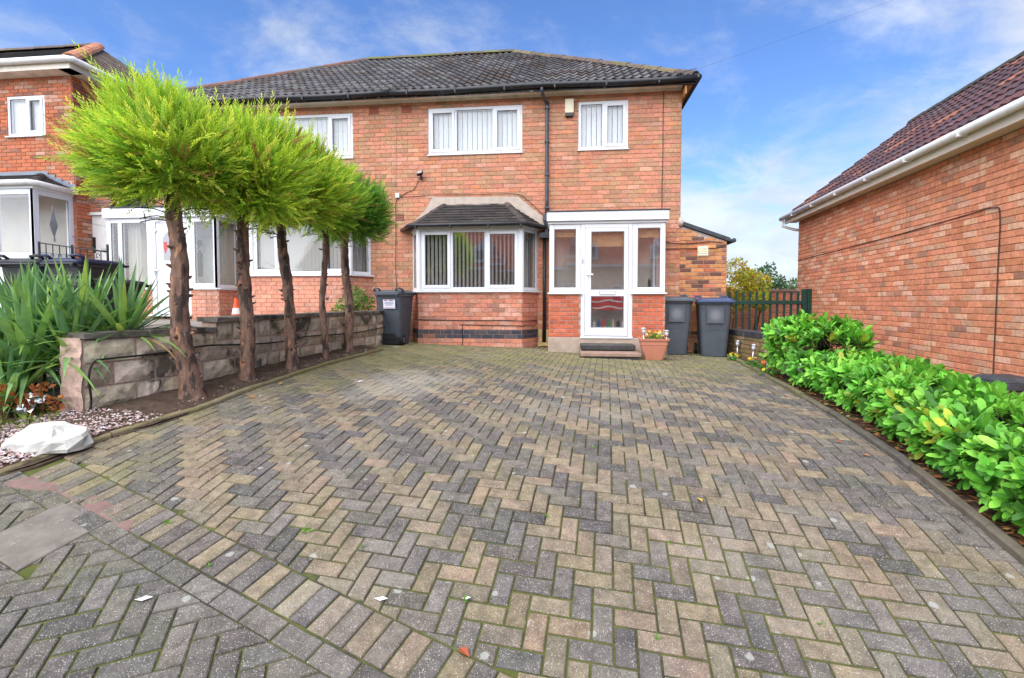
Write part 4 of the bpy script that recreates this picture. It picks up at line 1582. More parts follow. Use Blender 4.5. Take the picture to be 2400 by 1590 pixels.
def clip_poly(poly, p, n):
    out = []
    for i in range(len(poly)):
        a, b_ = poly[i], poly[(i + 1) % len(poly)]
        da, db = (a - p).dot(n), (b_ - p).dot(n)
        if da >= 0:
            out.append(a)
        if (da >= 0) != (db >= 0):
            out.append(a + (b_ - a) * (da / (da - db)))
    return out


def rect(o, ex, ey, x0, x1, y0, y1):
    return [o + ex * x0 + ey * y0, o + ex * x1 + ey * y0, o + ex * x1 + ey * y1, o + ex * x0 + ey * y1]


def area(p):
    return .5 * abs(sum(p[i].x * p[(i + 1) % len(p)].y - p[(i + 1) % len(p)].x * p[i].y for i in range(len(p))))


blocks = []     # (poly, colour, full?, ex)


def herring(o, ang, col_fn, keep, cuts, i_rng, j_rng, w=.0930, cutfn=None):
    ex = Vector((math.cos(ang), math.sin(ang)))
    ey = Vector((-ex.y, ex.x))
    g = .0046
    for y in range(*j_rng):
        for m in range(*i_rng):
            for kind in (0, 1):
                if kind == 0:
                    x = -y + 4 * m
                    r = (x * w + g, (x + 2) * w - g, y * w + g, (y + 1) * w - g)
                else:
                    x = -y + 2 + 4 * m
                    r = (x * w + g, (x + 1) * w - g, y * w + g, (y + 2) * w - g)
                c = o + ex * ((r[0] + r[1]) / 2) + ey * ((r[2] + r[3]) / 2)
                if not keep(c):
                    continue
                poly = rect(o, ex, ey, *r)
                full = True
                for p, n_ in cuts + (cutfn(c) if cutfn else []):
                    if min((q - p).dot(n_) for q in poly) < 0:
                        poly = clip_poly(poly, p, n_)
                        full = False
                        if len(poly) < 3:
                            break
                if len(poly) < 3 or (not full and area(poly) < .0004):
                    continue
                blocks.append((poly, col_fn(m, kind, c), full, ex if kind == 0 else ey))


def main_col(m, kind, c):
    t = noise.noise(Vector((c.x * .8, c.y * .8, 3.3)))
    tan = (m % 2 == 0)
    if R.random() < .10 + max(0, t) * .35:
        tan = not tan
    if c.x > 1.8 and R.random() < .4:
        tan = False
    return pick(TAN if tan else CHA)


inside_main = lambda c: kl_x(c.y) - .12 < c.x < kr_x(c.y) + .10 and c.y < 9.75 and c.y > .3 and not (-3.0 < c.x < 1.75 and c.y > 9.5) and not (c.y > 9.0 and -.25 < c.x < 1.65) and c.y < 9.5 + (.3 if c.x < -3 or c.x > 1.75 else 0)
keep_main = lambda c: (inside_main(c) or (c.y > 7.75 and -3.75 < c.x < -2.9 and c.y < 9.7)) and (c - E0).dot(EN) > -.06
herring(Vector((0.04, 2.30)), math.radians(-4.6), main_col, keep_main, [(E0 + EN * .004, EN)], (-42, 64), (-27, 90))
# soldier course and stretcher course
for i in range(-14, 60):
    s = i * .1035
    poly = rect(E0, ED, EN, s + .004, s + .0995, -.203, -.006)
    c = sum(poly, Vector((0, 0))) / 4
    if c.x < kl_x(c.y) + .06 or c.x > 2.2:
        continue
    blocks.append((poly, pick(TAN if i % 2 else CHA), True, EN))
for i in range(-7, 30):
    s = i * .205 + .03
    poly = rect(E0, ED, EN, s + .004, s + .201, -.309, -.212)
    blocks.append((poly, pick(GRY), True, ED))
# footway blocks
SL = [Vector((-3.07, 2.20)), Vector((-2.66, 2.066)), Vector((-2.545, 2.418)), Vector((-2.955, 2.552))]      # concrete slab
SU = (SL[1] - SL[0]).normalized()
SV = Vector((-SU.y, SU.x))
SLEN, SWID = (SL[1] - SL[0]).length, (SL[2] - SL[1]).length


def slab_cut(c):
    u_, v_ = (c - SL[1]).dot(SU), (c - SL[1]).dot(SV)
    if abs(u_ + SLEN / 2) > SLEN / 2 + .25 or abs(v_ - SWID / 2) > SWID / 2 + .25:
        return []
    return [max(((-v_, SL[1] - SV * .006, -SV), (v_ - SWID, SL[2] + SV * .006, SV), (u_, SL[1] + SU * .006, SU), (-SLEN - u_, SL[0] - SU * .006, -SU)), key=lambda q: q[0])[1:]]


def foot_col(m, kind, c):
    return pick(GRY)


def keep_foot(c):
    if not ((c - E0).dot(EN) < -.26 and -7 < c.x < 2.4 and c.y > .2):
        return False
    u_, v_ = (c - SL[1]).dot(SU), (c - SL[1]).dot(SV)
    if -SLEN + .12 < u_ < -.12 and .12 < v_ < SWID - .12:
        return False
    if c.y > 2.74 + (c.x + 3.5) * -.27:
        return False
    return True


herring(Vector((-1.5, 1.5)), EA + math.radians(45), foot_col, keep_foot, [(E0 - EN * .315, -EN)], (-34, 34), (-56, 56), w=.104, cutfn=slab_cut)

blocks.sort(key=lambda t: (sum(t[0], Vector((0, 0))) / len(t[0])).length)


def in_view(c):
    z = c.y * .994 - c.x * .11
    xx = c.x * .994 + c.y * .11
    if z < .9 or abs(xx) / z > 1.06:
        return False
    return (CAMZ - ground(c.x, c.y)) / z < .80


def slab_mesh(name, poly, th_top, mat, c=None, down=.03, ch=.005):
    """block on the sloping ground: chamfered top, sides"""
    ctr = sum(poly, Vector((0, 0))) / len(poly)
    n = len(poly)
    vs = []
    for q in poly:
        vs.append((q.x, q.y, ground(q.x, q.y) - down))
    for q in poly:
        vs.append((q.x, q.y, ground(q.x, q.y) + th_top - ch))
    for q in poly:
        dv = (ctr - q)
        q2 = q + dv.normalized() * ch * 1.3
        vs.append((q2.x, q2.y, ground(q2.x, q2.y) + th_top))
    fs = [tuple(2 * n + i for i in range(n))]
    for i in range(n):
        j = (i + 1) % n
        fs += [(n + i, n + j, 2 * n + j, 2 * n + i), (i, j, n + j, n + i)]
    return vs, fs


def grad_frame(c, ex2):
    e = .08
    z = ground(c.x, c.y)
    ex = Vector((ex2.x, ex2.y, (ground(c.x + ex2.x * e, c.y + ex2.y * e) - ground(c.x - ex2.x * e, c.y - ex2.y * e)) / (2 * e))).normalized()
    ey2 = Vector((-ex2.y, ex2.x))
    ey = Vector((ey2.x, ey2.y, (ground(c.x + ey2.x * e, c.y + ey2.y * e) - ground(c.x - ey2.x * e, c.y - ey2.y * e)) / (2 * e)))
    ez = ex.cross(ey).normalized()
    ey = ez.cross(ex)
    M = Matrix((ex, ey, ez)).transposed().to_4x4()
    M.translation = Vector((c.x, c.y, z))
    return M


def block_mesh(L, W, top=.004, down=.03, ch=.005):
    x, y = L / 2, W / 2
    vs = [(-x, -y, -down), (x, -y, -down), (x, y, -down), (-x, y, -down), (-x, -y, top - ch), (x, -y, top - ch), (x, y, top - ch), (-x, y, top - ch),
          (-x + ch, -y + ch, top), (x - ch, -y + ch, top), (x - ch, y - ch, top), (-x + ch, y - ch, top)]
    fs = [(8, 9, 10, 11)]
    for i in range(4):
        j = (i + 1) % 4
        fs += [(4 + i, 4 + j, 8 + j, 8 + i), (i, j, 4 + j, 4 + i)]
    me = bpy.data.meshes.new('block_paver')
    me.from_pydata(vs, [], fs)
    me.materials.append(PAVER)
    me.update()
    return me


BM = {}
mj = MB()
cnt = 0
for poly, colr, full, ex2 in blocks:
    c = sum(poly, Vector((0, 0))) / len(poly)
    dz = R.uniform(-.0025, .0025) + .004
    if cnt < 300 and in_view(c):
        cnt += 1
        if full:
            L = max((poly[1] - poly[0]).length, (poly[2] - poly[1]).length)
            Wd = min((poly[1] - poly[0]).length, (poly[2] - poly[1]).length)
            key = (round(L, 3), round(Wd, 3))
            if key not in BM:
                BM[key] = block_mesh(L, Wd)
            M = grad_frame(c, ex2) @ Matrix.Translation((0, 0, dz - .004)) @ Matrix.Rotation(R.uniform(-.006, .006), 4, 'Z') @ Matrix.Rotation(R.uniform(-.010, .010), 4, 'X')
            inst('block_paver', BM[key], M, drive, colr)
        else:
            vs, fs = slab_mesh('b', poly, dz, PAVER)
            me = bpy.data.meshes.new('block_paver')
            me.from_pydata(vs, [], fs)
            me.materials.append(PAVER)
            me.update()
            inst('block_paver', me, Matrix(), drive, colr)
    else:
        vs, fs = slab_mesh('b', poly, dz, PAVER)
        mj.add(vs, fs, colr)
mj.build('block_paving', PAVER_J, drive, kind='stuff')

# concrete slab and brick bits let into the footway
CONC = material('concrete_slab', (.17, .148, .122), rough=.9, var=.22, vscale=9, bump=.6, bscale=120, stain=[((.10, .09, .075), 7, .52, .75, .6), ((.34, .31, .27), 30, .58, .7, .5), ((.10, .11, .04), 4, .60, .75, .5)])
vs, fs = slab_mesh('s', SL, .006, CONC)
MB().add(vs, fs).build('paving_slab', CONC, drive, label='grey concrete slab in the footway')
REDC = material('worn_red_concrete', (.19, .115, .095), rough=.9, var=.2, vscale=14, bump=.5, bscale=100, stain=[((.16, .14, .12), 9, .5, .7, .6)])
for poly in ([(-2.535, 2.43), (-2.50, 2.35), (-2.36, 2.385), (-2.40, 2.47)], [(-2.84, 2.535), (-2.56, 2.44), (-2.44, 2.485), (-2.72, 2.60)], [(-3.18, 2.65), (-2.90, 2.56), (-2.78, 2.62), (-3.05, 2.72)], [(-3.55, 2.66), (-3.22, 2.625), (-3.10, 2.69), (-3.42, 2.76)]):
    vs, fs = slab_mesh('s', [Vector(p) for p in poly], .003, REDC)
    MB().add(vs, fs).build('red_block', REDC, drive)

# --- kerb edgings: stones along both beds
def edging(name, line, inner, w=.055, h=.045, step=.62, pal=None, label=None):
    pts = [Vector((p[0], p[1])) for p in line]
    cum = [0]
    for a, c in zip(pts, pts[1:]):
        cum.append(cum[-1] + (c - a).length)
    root = None
    def at(s):
        return Vector((interp(s, cum, [p.x for p in pts]), interp(s, cum, [p.y for p in pts])))
    tot = cum[-1]
    n_ = int(tot / step)
    st = tot / n_
    base = MB()
    for k in range(n_ * 3):
        a, c = at(tot * k / (n_ * 3)), at(tot * (k + 1) / (n_ * 3))
        t = (c - a).normalized()
        nn = Vector((-t.y, t.x)) * inner
        q = [a + nn * .006, c + nn * .006, c + nn * (w - .006), a + nn * (w - .006)]
        base.hexa([(p.x, p.y, ground(p.x, p.y) - .12) for p in q] + [(p.x, p.y, ground(p.x, p.y) + .008) for p in q])
    root = base.build(name, SOIL)
    root['kind'] = 'structure'
    for k in range(n_):
        a, c = at(st * k + .006), at(st * (k + 1) - .006)
        t = (c - a).normalized()
        nn = Vector((-t.y, t.x)) * inner
        jit = R.uniform(-.008, .008)
        hh = h + R.uniform(-.012, .010)
        m = MB()
        rows = []
        N = 4
        for i in range(N + 1):
            p = a.lerp(c, i / N) + nn * jit
            z = ground(p.x, p.y)
            e = R.uniform(-.004, .004)
            prof = [(0, -.1), (0, hh - .012), (.01, hh), (w - .01, hh), (w, hh - .012), (w, -.1)]
            rows.append([(p.x + nn.x * u, p.y + nn.y * u, z + v_ + (e if v_ > 0 else 0)) for u, v_ in prof])
        m.loft(rows)
        o = m.build('edging_stone', KERB, root)
        o.color = (*pick(pal), 1)
    return root


edging('kerb', KL, +1, pal=[(60, (.21, .165, .105)), (40, (.25, .19, .13))])
edging('kerb', KR, +1, w=.06, h=.045, pal=[(60, (.145, .125, .09)), (40, (.11, .10, .08))])
# ================================================================== beds and garden
def sheet(name, poly_fn, us, vs_, mat, kind='structure'):
    vv, ff = [], []
    for v in vs_:
        for u in us:
            vv.append(poly_fn(u, v))
    n = len(us)
    for j in range(len(vs_) - 1):
        for i in range(n - 1):
            ff.append((j * n + i, j * n + i + 1, (j + 1) * n + i + 1, (j + 1) * n + i))
    o = MB().add(vv, ff).build(name, mat, smooth=True)
    o['kind'] = kind
    return o


def wl_x(y):      # face of the garden wall
    return interp(y, [3.45, 4.4, 5.26, 6.4, 8.3, 9.7], [-3.92, -3.66, -3.60, -3.55, -3.42, -3.40])


def bedL(u, v):
    y = 2.72 + v * 5.1
    x0 = wl_x(y) - .1 if y > 3.45 else -4.3 - (3.45 - y) * .6
    x1 = kl_x(y) - .03
    x = x0 + (x1 - x0) * u
    z = ground(x, y) + .02 + .05 * math.sin(u * 3.1) * (.5 + noise.noise(Vector((x * 4, y * 4, 0)))) + .05 * (1 - u)
    return (x, y, z)


sheet('flower_bed', bedL, [i / 8 for i in range(9)], [i / 40 for i in range(41)], SOIL)


def bw_x(y):      # face of the low boundary wall on the right
    return interp(y, [2.0, 5.0, 8.2, 9.55], [3.95, 3.55, 3.13, 2.99])


def bedR(u, v):
    y = 1.6 + v * 8.0
    x0, x1 = kr_x(y) + .04, bw_x(y) + .05
    x = x0 + (x1 - x0) * u
    return (x, y, ground(x, y) + .015 + .03 * noise.noise(Vector((x * 5, y * 5, 1))))


sheet('flower_bed', bedR, [i / 6 for i in range(7)], [i / 40 for i in range(41)], SOIL)
sheet('front_garden', lambda u, v: (-18 + u * (wl_x(2.6 + v * 7.2) - .12 + 18), 2.6 + v * 7.2, garden_z(0, 2.6 + v * 7.2)), [0, .3, .5, .7, .85, 1.0], [i / 24 for i in range(25)], GARDEN)

# ================================================================== rock-faced block wall on the left
BLK, _b = pair('rock_faced_block', rough=.92, var=.22, vscale=16, bump=1.0, bscale=45, spec=.15,
               stain=[((.03, .028, .022), 2.6, .55, .66, .85), ((.22, .21, .08), 4.5, .56, .75, .45)])
COPE, _c = pair('wall_coping', rough=.92, var=.25, vscale=12, bump=.8, bscale=50, spec=.15, stain=[((.02, .02, .017), 3.5, .48, .66, .75), ((.10, .11, .04), 6, .55, .72, .5)])
BLKMORTAR = material('pinkish_wall_mortar', (.56, .39, .30), rough=.95, var=.2, vscale=15, bump=.6, bscale=60, stain=[((.12, .11, .07), 5, .58, .78, .45)])
gw = thing('garden_wall', (-3.7, 6, .1), 'rock-faced concrete block garden wall behind the row of conifer trunks', 'wall')
wy0, wy1 = 3.55, 9.60
core = MB()
N = 30
for i in range(N):
    ya, yb = wy0 + (wy1 - wy0) * i / N, wy0 + (wy1 - wy0) * (i + 1) / N
    xa, xb = wl_x(ya) - .006, wl_x(yb) - .006
    ztop = .60 if (ya + yb) / 2 < 4.72 else .70
    if i == 0:
        ya += .0
    za, zb = ground(xa, ya) - .2, ground(xb, yb) - .2
    core.hexa([(xa, ya, za), (xa - .16, ya, za), (xb - .16, yb, zb), (xb, yb, zb), (xa, ya, ztop), (xa - .16, ya, ztop), (xb - .16, yb, ztop), (xb, yb, ztop)])
wcore = core.build('wall_core', BLKMORTAR, gw)
cum = [0.0]
pts = [Vector((wl_x(wy0 + .1 * i), wy0 + .1 * i)) for i in range(int((wy1 - wy0) / .1) + 1)]
for a, c in zip(pts, pts[1:]):
    cum.append(cum[-1] + (c - a).length)


def wpt(s):
    return Vector((interp(s, cum, [p.x for p in pts]), interp(s, cum, [p.y for p in pts])))


def rock_block(sa, sb, z0, z1, colr, proud=.03, nx=5, nz=3):
    grid = []
    for j in range(nz + 1):
        row = []
        for i in range(nx + 1):
            s = sa + (sb - sa) * i / nx
            z = z0 + (z1 - z0) * j / nz
            p = wpt(s)
            t = (wpt(min(s + .05, cum[-1])) - wpt(max(s - .05, 0))).normalized()
            out = Vector((t.y, -t.x))
            edge = min(i, nx - i, j, nz - j)
            h = .004 if edge == 0 else proud * (.35 + .75 * abs(noise.noise(Vector((s * 9, z * 9, 2.2)))) + R.uniform(0, .35))
            row.append((p.x + out.x * h, p.y + out.y * h, z))
        grid.append(row)
    m = MB()
    m.add([v for r in grid for v in r], [(j * (nx + 1) + i, j * (nx + 1) + i + 1, (j + 1) * (nx + 1) + i + 1, (j + 1) * (nx + 1) + i) for j in range(nz) for i in range(nx)])
    o = m.build('block', BLK, wcore)
    o.color = (*colr, 1)


PAL_BLK = [(50, (.50, .40, .28)), (25, (.58, .48, .36)), (25, (.38, .31, .22))]
for k in range(5):
    s = -.22 if k % 2 else -.02
    while s < cum[-1]:
        L = R.choice((.22, .34, .42, .44))
        a, c = max(s, 0) + .009, min(s + L, cum[-1]) - .009
        p = wpt((a + c) / 2)
        topz = .60 if p.y < 4.72 else .70
        z1 = topz - k * .197 - .008
        z0 = z1 - .181
        if c - a > .07 and z1 > ground(p.x, p.y) - .02:
            rock_block(a, c, z0, z1, pick(PAL_BLK))
        s += L
s = 0
while s < cum[-1] - .05:
    L = R.choice((.42, .5, .6))
    e = min(s + L, cum[-1])
    if wpt(s).y < 4.72 < wpt(e).y:
        e = next(q for q in [s + .01 * i for i in range(100)] if wpt(q).y >= 4.72)
    p, q = wpt(s + .004), wpt(e - .004)
    t = (q - p).normalized()
    o_ = Vector((t.y, -t.x))
    z = (.60 if (p.y + q.y) / 2 < 4.72 else .70) + R.uniform(-.004, .004)
    m = MB()
    rows = []
    for i in range(4):
        c = p.lerp(q, i / 3)
        j = [R.uniform(-.008, .008) for _ in range(4)]
        rows.append([(c.x + o_.x * (u + j[n_]), c.y + o_.y * (u + j[n_]), z + v_ + j[n_] * .5) for n_, (u, v_) in enumerate(((.035, .004), (.035, .05), (-.22, .055), (-.22, .004)))])
    m.loft(rows)
    o = m.build('coping_stone', COPE, gw)
    o.color = (*pick([(60, (.16, .145, .12)), (40, (.21, .185, .15))]), 1)
    s = e
# rough pinkish end of the wall
m = MB()
g = []
NJ, NI = 22, 8
for j in range(NJ):
    for i in range(NI):
        z = -.22 + j * .84 / (NJ - 1)
        p = wpt(0)
        h = .014 * abs(noise.noise(Vector((i * .55, z * 16, 4.4)))) + .009 * R.random() + (.007 if (j // 3) % 2 else 0)
        g.append((p.x + .008 - .19 * i / (NI - 1) + R.uniform(-.004, .004), p.y - .004 - h, z))
m.add(g, [(j * NI + i, (j + 1) * NI + i, (j + 1) * NI + i + 1, j * NI + i + 1) for j in range(NJ - 1) for i in range(NI - 1)])
m.build('wall_end', material('pink_rough_render', (.52, .36, .28), rough=.95, var=.25, vscale=18, bump=1, bscale=40, stain=[((.2, .17, .12), 6, .55, .75, .6)]), gw)
# cable strung along it
cb = []
for s_, z in ((.0, -.06), (.03, .1), (.02, .3), (.06, .42), (.18, .435), (.6, .44), (1.0, .47), (1.3, .455), (1.7, .43), (2.2, .415), (2.8, .44), (3.5, .42), (4.3, .41), (5.2, .44), (5.9, .46)):
    p = wpt(s_)
    t = (wpt(s_ + .1) - wpt(max(s_ - .05, 0))).normalized()
    cb.append((p.x + t.y * .045, p.y - t.x * .045, z))
o = MB().tube(bezier(cb, 6), .009, 6).build('cable', CABLE, smooth=True)
setp(o, label='black cable strung along the block garden wall', category='cable')

# ================================================================== low boundary wall on the right with blue coping, pier by the bungalow
bwall = thing('boundary_wall', (3.3, 7, -.1), 'low mossy brick boundary wall with dark brick coping behind the laurels', 'wall')
a, c = Vector((2.99, 9.55, 0)), Vector((3.27, 6.9, 0))
Mb = frame(a, c - a)
LB = (c - a).length
w = wall_sheet('brick_face', Mb, LB, -.35, .31, MORTAR_D, bwall)
PAL_MOSSY = [(50, (.24, .16, .075)), (30, (.17, .135, .06)), (20, (.28, .17, .10))]
lay_bricks(w, Mb, LB, -.35, .31, PAL_MOSSY, course=.0755, blen=.225, jt=.01)
b = MB(Mb)
b.quad((0, .21, -.35), (0, .21, .31), (LB, .21, .31), (LB, .21, -.35))
b.quad((0, 0, -.35), (0, 0, .31), (0, .21, .31), (0, .21, -.35))
b.build('back_face', MORTAR, bwall)
s = 0.0
cm = brick_mesh('coping_brick', .107, .22, BRICK, proud=.05, deep=.05, ch=.008)
while s < LB:
    T = Matrix.Translation((s + .054, .10, .365 + R.uniform(-.004, .004))) @ Matrix.Rotation(math.radians(-90), 4, 'X')
    inst('coping_brick', cm, Mb @ T, bwall, pick([(60, (.045, .047, .055)), (40, (.075, .07, .07))]))
    s += .117
pier = thing('wall_pier', (4.35, 5.0, -.3), 'brick garden pier with thick blue-black cap at the right edge', 'pier')
Mq_ = frame((4.06, 4.98, 0), (1, .05, 0))
w = wall_sheet('brick_face', Mq_, .5, -.5, .09, MORTAR_D, pier)
lay_bricks(w, Mq_, .5, -.5, .085, [(60, (.32, .21, .14)), (40, (.26, .17, .10))], course=.0755, blen=.225)
b = MB(Mq_)
b.box(0, .5, .013, .3, -.5, .09)
b.build('core', MORTAR_D, pier)
b = MB(Mq_)
b.hexa([(-.05, -.05, .092), (.55, -.05, .092), (.55, .35, .092), (-.05, .35, .092), (-.05, -.05, .16), (.55, -.05, .16), (.55, .35, .16), (-.05, .35, .16)])
b.hexa([(-.05, -.05, .162), (.55, -.05, .162), (.55, .35, .162), (-.05, .35, .162), (-.02, .0, .205), (.52, .0, .205), (.52, .3, .205), (-.02, .3, .205)])
b.build('cap', material('blue_black_coping', (.06, .065, .075), rough=.7, var=.3, vscale=10, stain=[((.3, .3, .3), 14, .6, .75, .4)]), pier, bevel=.01)

# ================================================================== green palisade fence
GREEN = material('dark_green_paint', (.012, .055, .04), rough=.45, var=.15, vscale=9)
GREEN_E = material('pale_picket_edge', (.55, .62, .50), rough=.6)
fence = thing('picket_fence', (3.9, 10.2, -.1), 'dark green picket fence between the lean-to and the bungalow', 'fence')
FY = 10.15
for i in range(13):
    x = 3.07 + i * .1285
    h = 1.12 - .012 * abs(math.sin(i * 1.7))
    b = MB()
    b.hexa([(x, FY, -.1), (x + .045, FY, -.1), (x + .045, FY + .02, -.1), (x, FY + .02, -.1), (x, FY, h), (x + .045, FY, h), (x + .045, FY + .02, h), (x, FY + .02, h)])
    p_ = b.build('picket', GREEN, fence, bevel=.004)
for z in (.17, .86):
    b = MB()
    b.box(3.04, 4.62, FY + .021, FY + .055, z, z + .085) if z < .5 else b.box(3.04, 4.62, FY - .028, FY - .001, z, z + .075)
    b.build('rail', GREEN, fence, bevel=.004)
b = MB()
b.box(4.58, 4.655, FY - .05, FY + .05, -.1, 1.16)
b.build('post', GREEN, fence, bevel=.006)
b = MB()
b.box(4.66, 4.74, FY - .06, FY + .06, -.1, 1.165)
b.build('post', GREEN, fence, bevel=.006)

# red brick garden wall far behind the fence
far = thing('garden_wall', (6, 15, 0), 'red brick wall seen through the gaps of the green fence', 'wall')
Mfw = frame((3.1, 14.6, 0), (1, 0, 0))
w = wall_sheet('brick_face', Mfw, 5.2, -.4, 1.20, MORTAR, far)
lay_bricks(w, Mfw, 5.2, -.4, 1.19, [(60, (.50, .16, .085)), (40, (.40, .14, .09))], course=.0755, blen=.225, jt=.012)
b = MB(Mfw)
b.box(0, 5.2, -.05, .3, 1.205, 1.27)
b.build('coping', material('brown_coping', (.22, .13, .10), rough=.9, var=.2), far)

# ================================================================== wheelie bins
def rrect(w, d, r, z, cx=0, cy=0, n=4):
    pts = []
    for sx, sy, a0 in ((1, 1, 0), (-1, 1, 90), (-1, -1, 180), (1, -1, 270)):
        for i in range(n + 1):
            a = math.radians(a0 + 90 * i / n)
            pts.append((cx + sx * (w / 2 - r) + r * math.cos(a), cy + sy * (d / 2 - r) + r * math.sin(a), z))
    return pts


BIN = material('dark_grey_bin_plastic', (.075, .088, .105), rough=.52, var=.12, vscale=8, bump=.12, bscale=220, stain=[((.20, .19, .17), 5, .62, .85, .25)])
BINBLK = material('black_bin_plastic', (.022, .022, .026), rough=.5, var=.12, vscale=8)
LIDBLUE = material('blue_bin_lid', (.045, .068, .145), rough=.45, var=.1, vscale=8)
RUBBER = material('black_rubber', (.012, .012, .012), rough=.8)
LABELW = material('white_label', (.78, .75, .78), rough=.6)


def wheelie(loc, rotz, label, lidmat=None, bodymat=None, group=None, s=1.0):
    """240 litre bin; its front looks towards local -y, wheels and handle at +y"""
    lidmat, bodymat = lidmat or BIN, bodymat or BIN
    t = thing('wheelie_bin', loc, label, 'bin', group, rotz)
    L = Matrix.Translation(Vector(loc)) @ Matrix.Rotation(rotz, 4, 'Z') @ Matrix.Scale(s, 4)
    b = MB(L)
    rings = [rrect(.40, .46, .06, .0, 0, 0), rrect(.42, .48, .07, .015), rrect(.445, .515, .07, .20, 0, -.005), rrect(.475, .555, .07, .45, 0, -.01), rrect(.515, .60, .07, .72, 0, -.015), rrect(.545, .64, .07, .93, 0, -.02)]
    b.loft(rings)
    body = b.build('body', bodymat, t, smooth=False)
    b = MB(L)
    b.loft([rrect(.56, .655, .075, .93, 0, -.02), rrect(.585, .68, .08, .935, 0, -.02), rrect(.585, .68, .08, .975, 0, -.02), rrect(.56, .655, .075, .98, 0, -.02)])
    b.build('rim', bodymat, t)
    # arched raised panel on the front
    b = MB(L)
    def fy(z):
        return -(.23 + (z / .93) * .108) - .0035
    arch = []
    for i in range(9):
        a = math.pi * i / 8
        arch.append((.135 * math.copysign(min(1, abs(math.cos(a)) ** .5), math.cos(a)), .43 + .055 * math.sin(a) ** .6 if 0 < i < 8 else .43))
    pl = [(.12, .03)] + arch + [(-.12, .03)]
    # rim of the arch as a thin rib
    for (x0, z0), (x1, z1) in zip(pl, pl[1:]):
        dx, dz = x1 - x0, z1 - z0
        ln = math.hypot(dx, dz) or 1
        nx, nz = -dz / ln * .006, dx / ln * .006
        q = [(x0 - nx, z0 - nz), (x1 - nx, z1 - nz), (x1 + nx, z1 + nz), (x0 + nx, z0 + nz)]
        b.hexa([(u, fy(v) + .01, v) for u, v in q] + [(u, fy(v) - .005, v) for u, v in q])
    b.build('panel_rib', bodymat, body)
    # lid: slightly domed with rolled front lip
    b = MB(L)
    b.loft([rrect(.60, .71, .07, .982, 0, -.025), rrect(.605, .715, .07, 1.005, 0, -.025), rrect(.57, .68, .08, 1.03, 0, -.02), rrect(.44, .54, .09, 1.052, 0, -.0), rrect(.2, .3, .08, 1.058, 0, 0)])
    lid = b.build('lid', lidmat, t, smooth=False)
    b = MB(L)
    b.box(-.31, .31, -.405, -.375, .965, 1.0)
    b.build('lid_lip', lidmat, lid, bevel=.008)
    for sx in (-1, 1):
        b = MB(L)
        b.tube([(sx * .16, .27, 1.03), (sx * .17, .33, 1.075), (sx * .25, .33, 1.085), (sx * .285, .29, 1.06), (sx * .29, .24, 1.02)], .02, 8)
        b.build('handle', lidmat, lid, smooth=True)
    b = MB(L)
    b.tube([(-.23, .36, .97), (.23, .36, .97)], .016, 8)
    for sx in (-1, 1):
        b.box(sx * .2 - .02, sx * .2 + .02, .29, .37, .945, .985)
    b.build('handle_bar', bodymat, t)
    for sx in (-1, 1):
        b = MB(L)
        b.tube([(sx * .235, .235, .10), (sx * .285, .235, .10)], .10, 18)
        wh = b.build('wheel', RUBBER, t)
        b = MB(L)
        b.tube([(sx * .2855, .235, .10), (sx * .291, .235, .10)], .055, 14)
        b.build('hub', bodymat, wh)
    b = MB(L)
    b.tube([(-.235, .235, .10), (.235, .235, .10)], .012, 8)
    b.build('axle', CHROME, t)
    return t, L


gz = lambda x, y: ground(x, y) + .004
wheelie((1.98, 9.36, gz(1.98, 9.36)), math.radians(-3), 'dark grey wheelie bin right beside the porch, left of the blue-lidded bin', group='bins beside the porch')
wheelie((2.66, 9.30, gz(2.66, 9.30)), math.radians(-8), 'dark grey wheelie bin with blue lid by the lean-to', lidmat=LIDBLUE, group='bins beside the porch')
t3, L3 = wheelie((-3.26, 9.08, gz(-3.26, 9.08)), math.radians(176), 'dark grey wheelie bin with paper label beside the bay window', s=.97)
b = MB(L3)
b.hexa([(-.155, .325, .70), (.085, .325, .70), (.085, .3255, .70), (-.155, .3255, .70), (-.155, .337, .87), (.085, .337, .87), (.085, .3375, .87), (-.155, .3375, .87)])
lab = b.build('label', LABELW, t3, label='white paper label with faint print')
PRINT = material('faint_print', (.35, .12, .2), rough=.6)
PRINT2 = material('faint_blue_print', (.25, .3, .5), rough=.6)
for mt, rows_ in ((PRINT, ((.845, .02, -.12, -.03), (.845, .02, .0, .06), (.715, .006, -.14, .07))), (PRINT2, ((.81, .012, -.12, .05), (.785, .012, -.13, .06), (.76, .012, -.10, .04)))):
    b = MB(L3)
    for z, h, x0, x1 in rows_:
        y = .3385 - (.87 - z) * .07
        b.quad((x1, y + .0006, z), (x0, y + .0006, z), (x0, y + .0006 + h * .07, z + h), (x1, y + .0006 + h * .07, z + h))
    b.build('print', mt, lab)
b = MB(L3)
b.box(-.28, .28, .23, .30, .02, .16)
b.box(-.14, .14, .301, .31, .10, .22)
b.build('foot_plate', BINBLK, t3, bevel=.01)
# blurred-out labels on the two bins by the porch: pale patches with soft edges
def blurred_label_material():
    m = bpy.data.materials.new('pale_blurred_label')
    m.use_nodes = True
    t = NT(m.node_tree)
    bs = t.n['Principled BSDF']
    tc = t.new('ShaderNodeTexCoord')
    d_ = t.vmath('LENGTH', t.vmath('MULTIPLY', t.vmath('SUBTRACT', tc.outputs['Generated'], (.5, .5, .5)), (1.0, 0, 1.0)))
    f = t.ramp(d_, .10, .50, 1, 0)
    t.set(bs.inputs['Base Color'], t.mix(f, (.078, .091, .108), (.17, .18, .20)))
    bs.inputs['Roughness'].default_value = .6
    return m


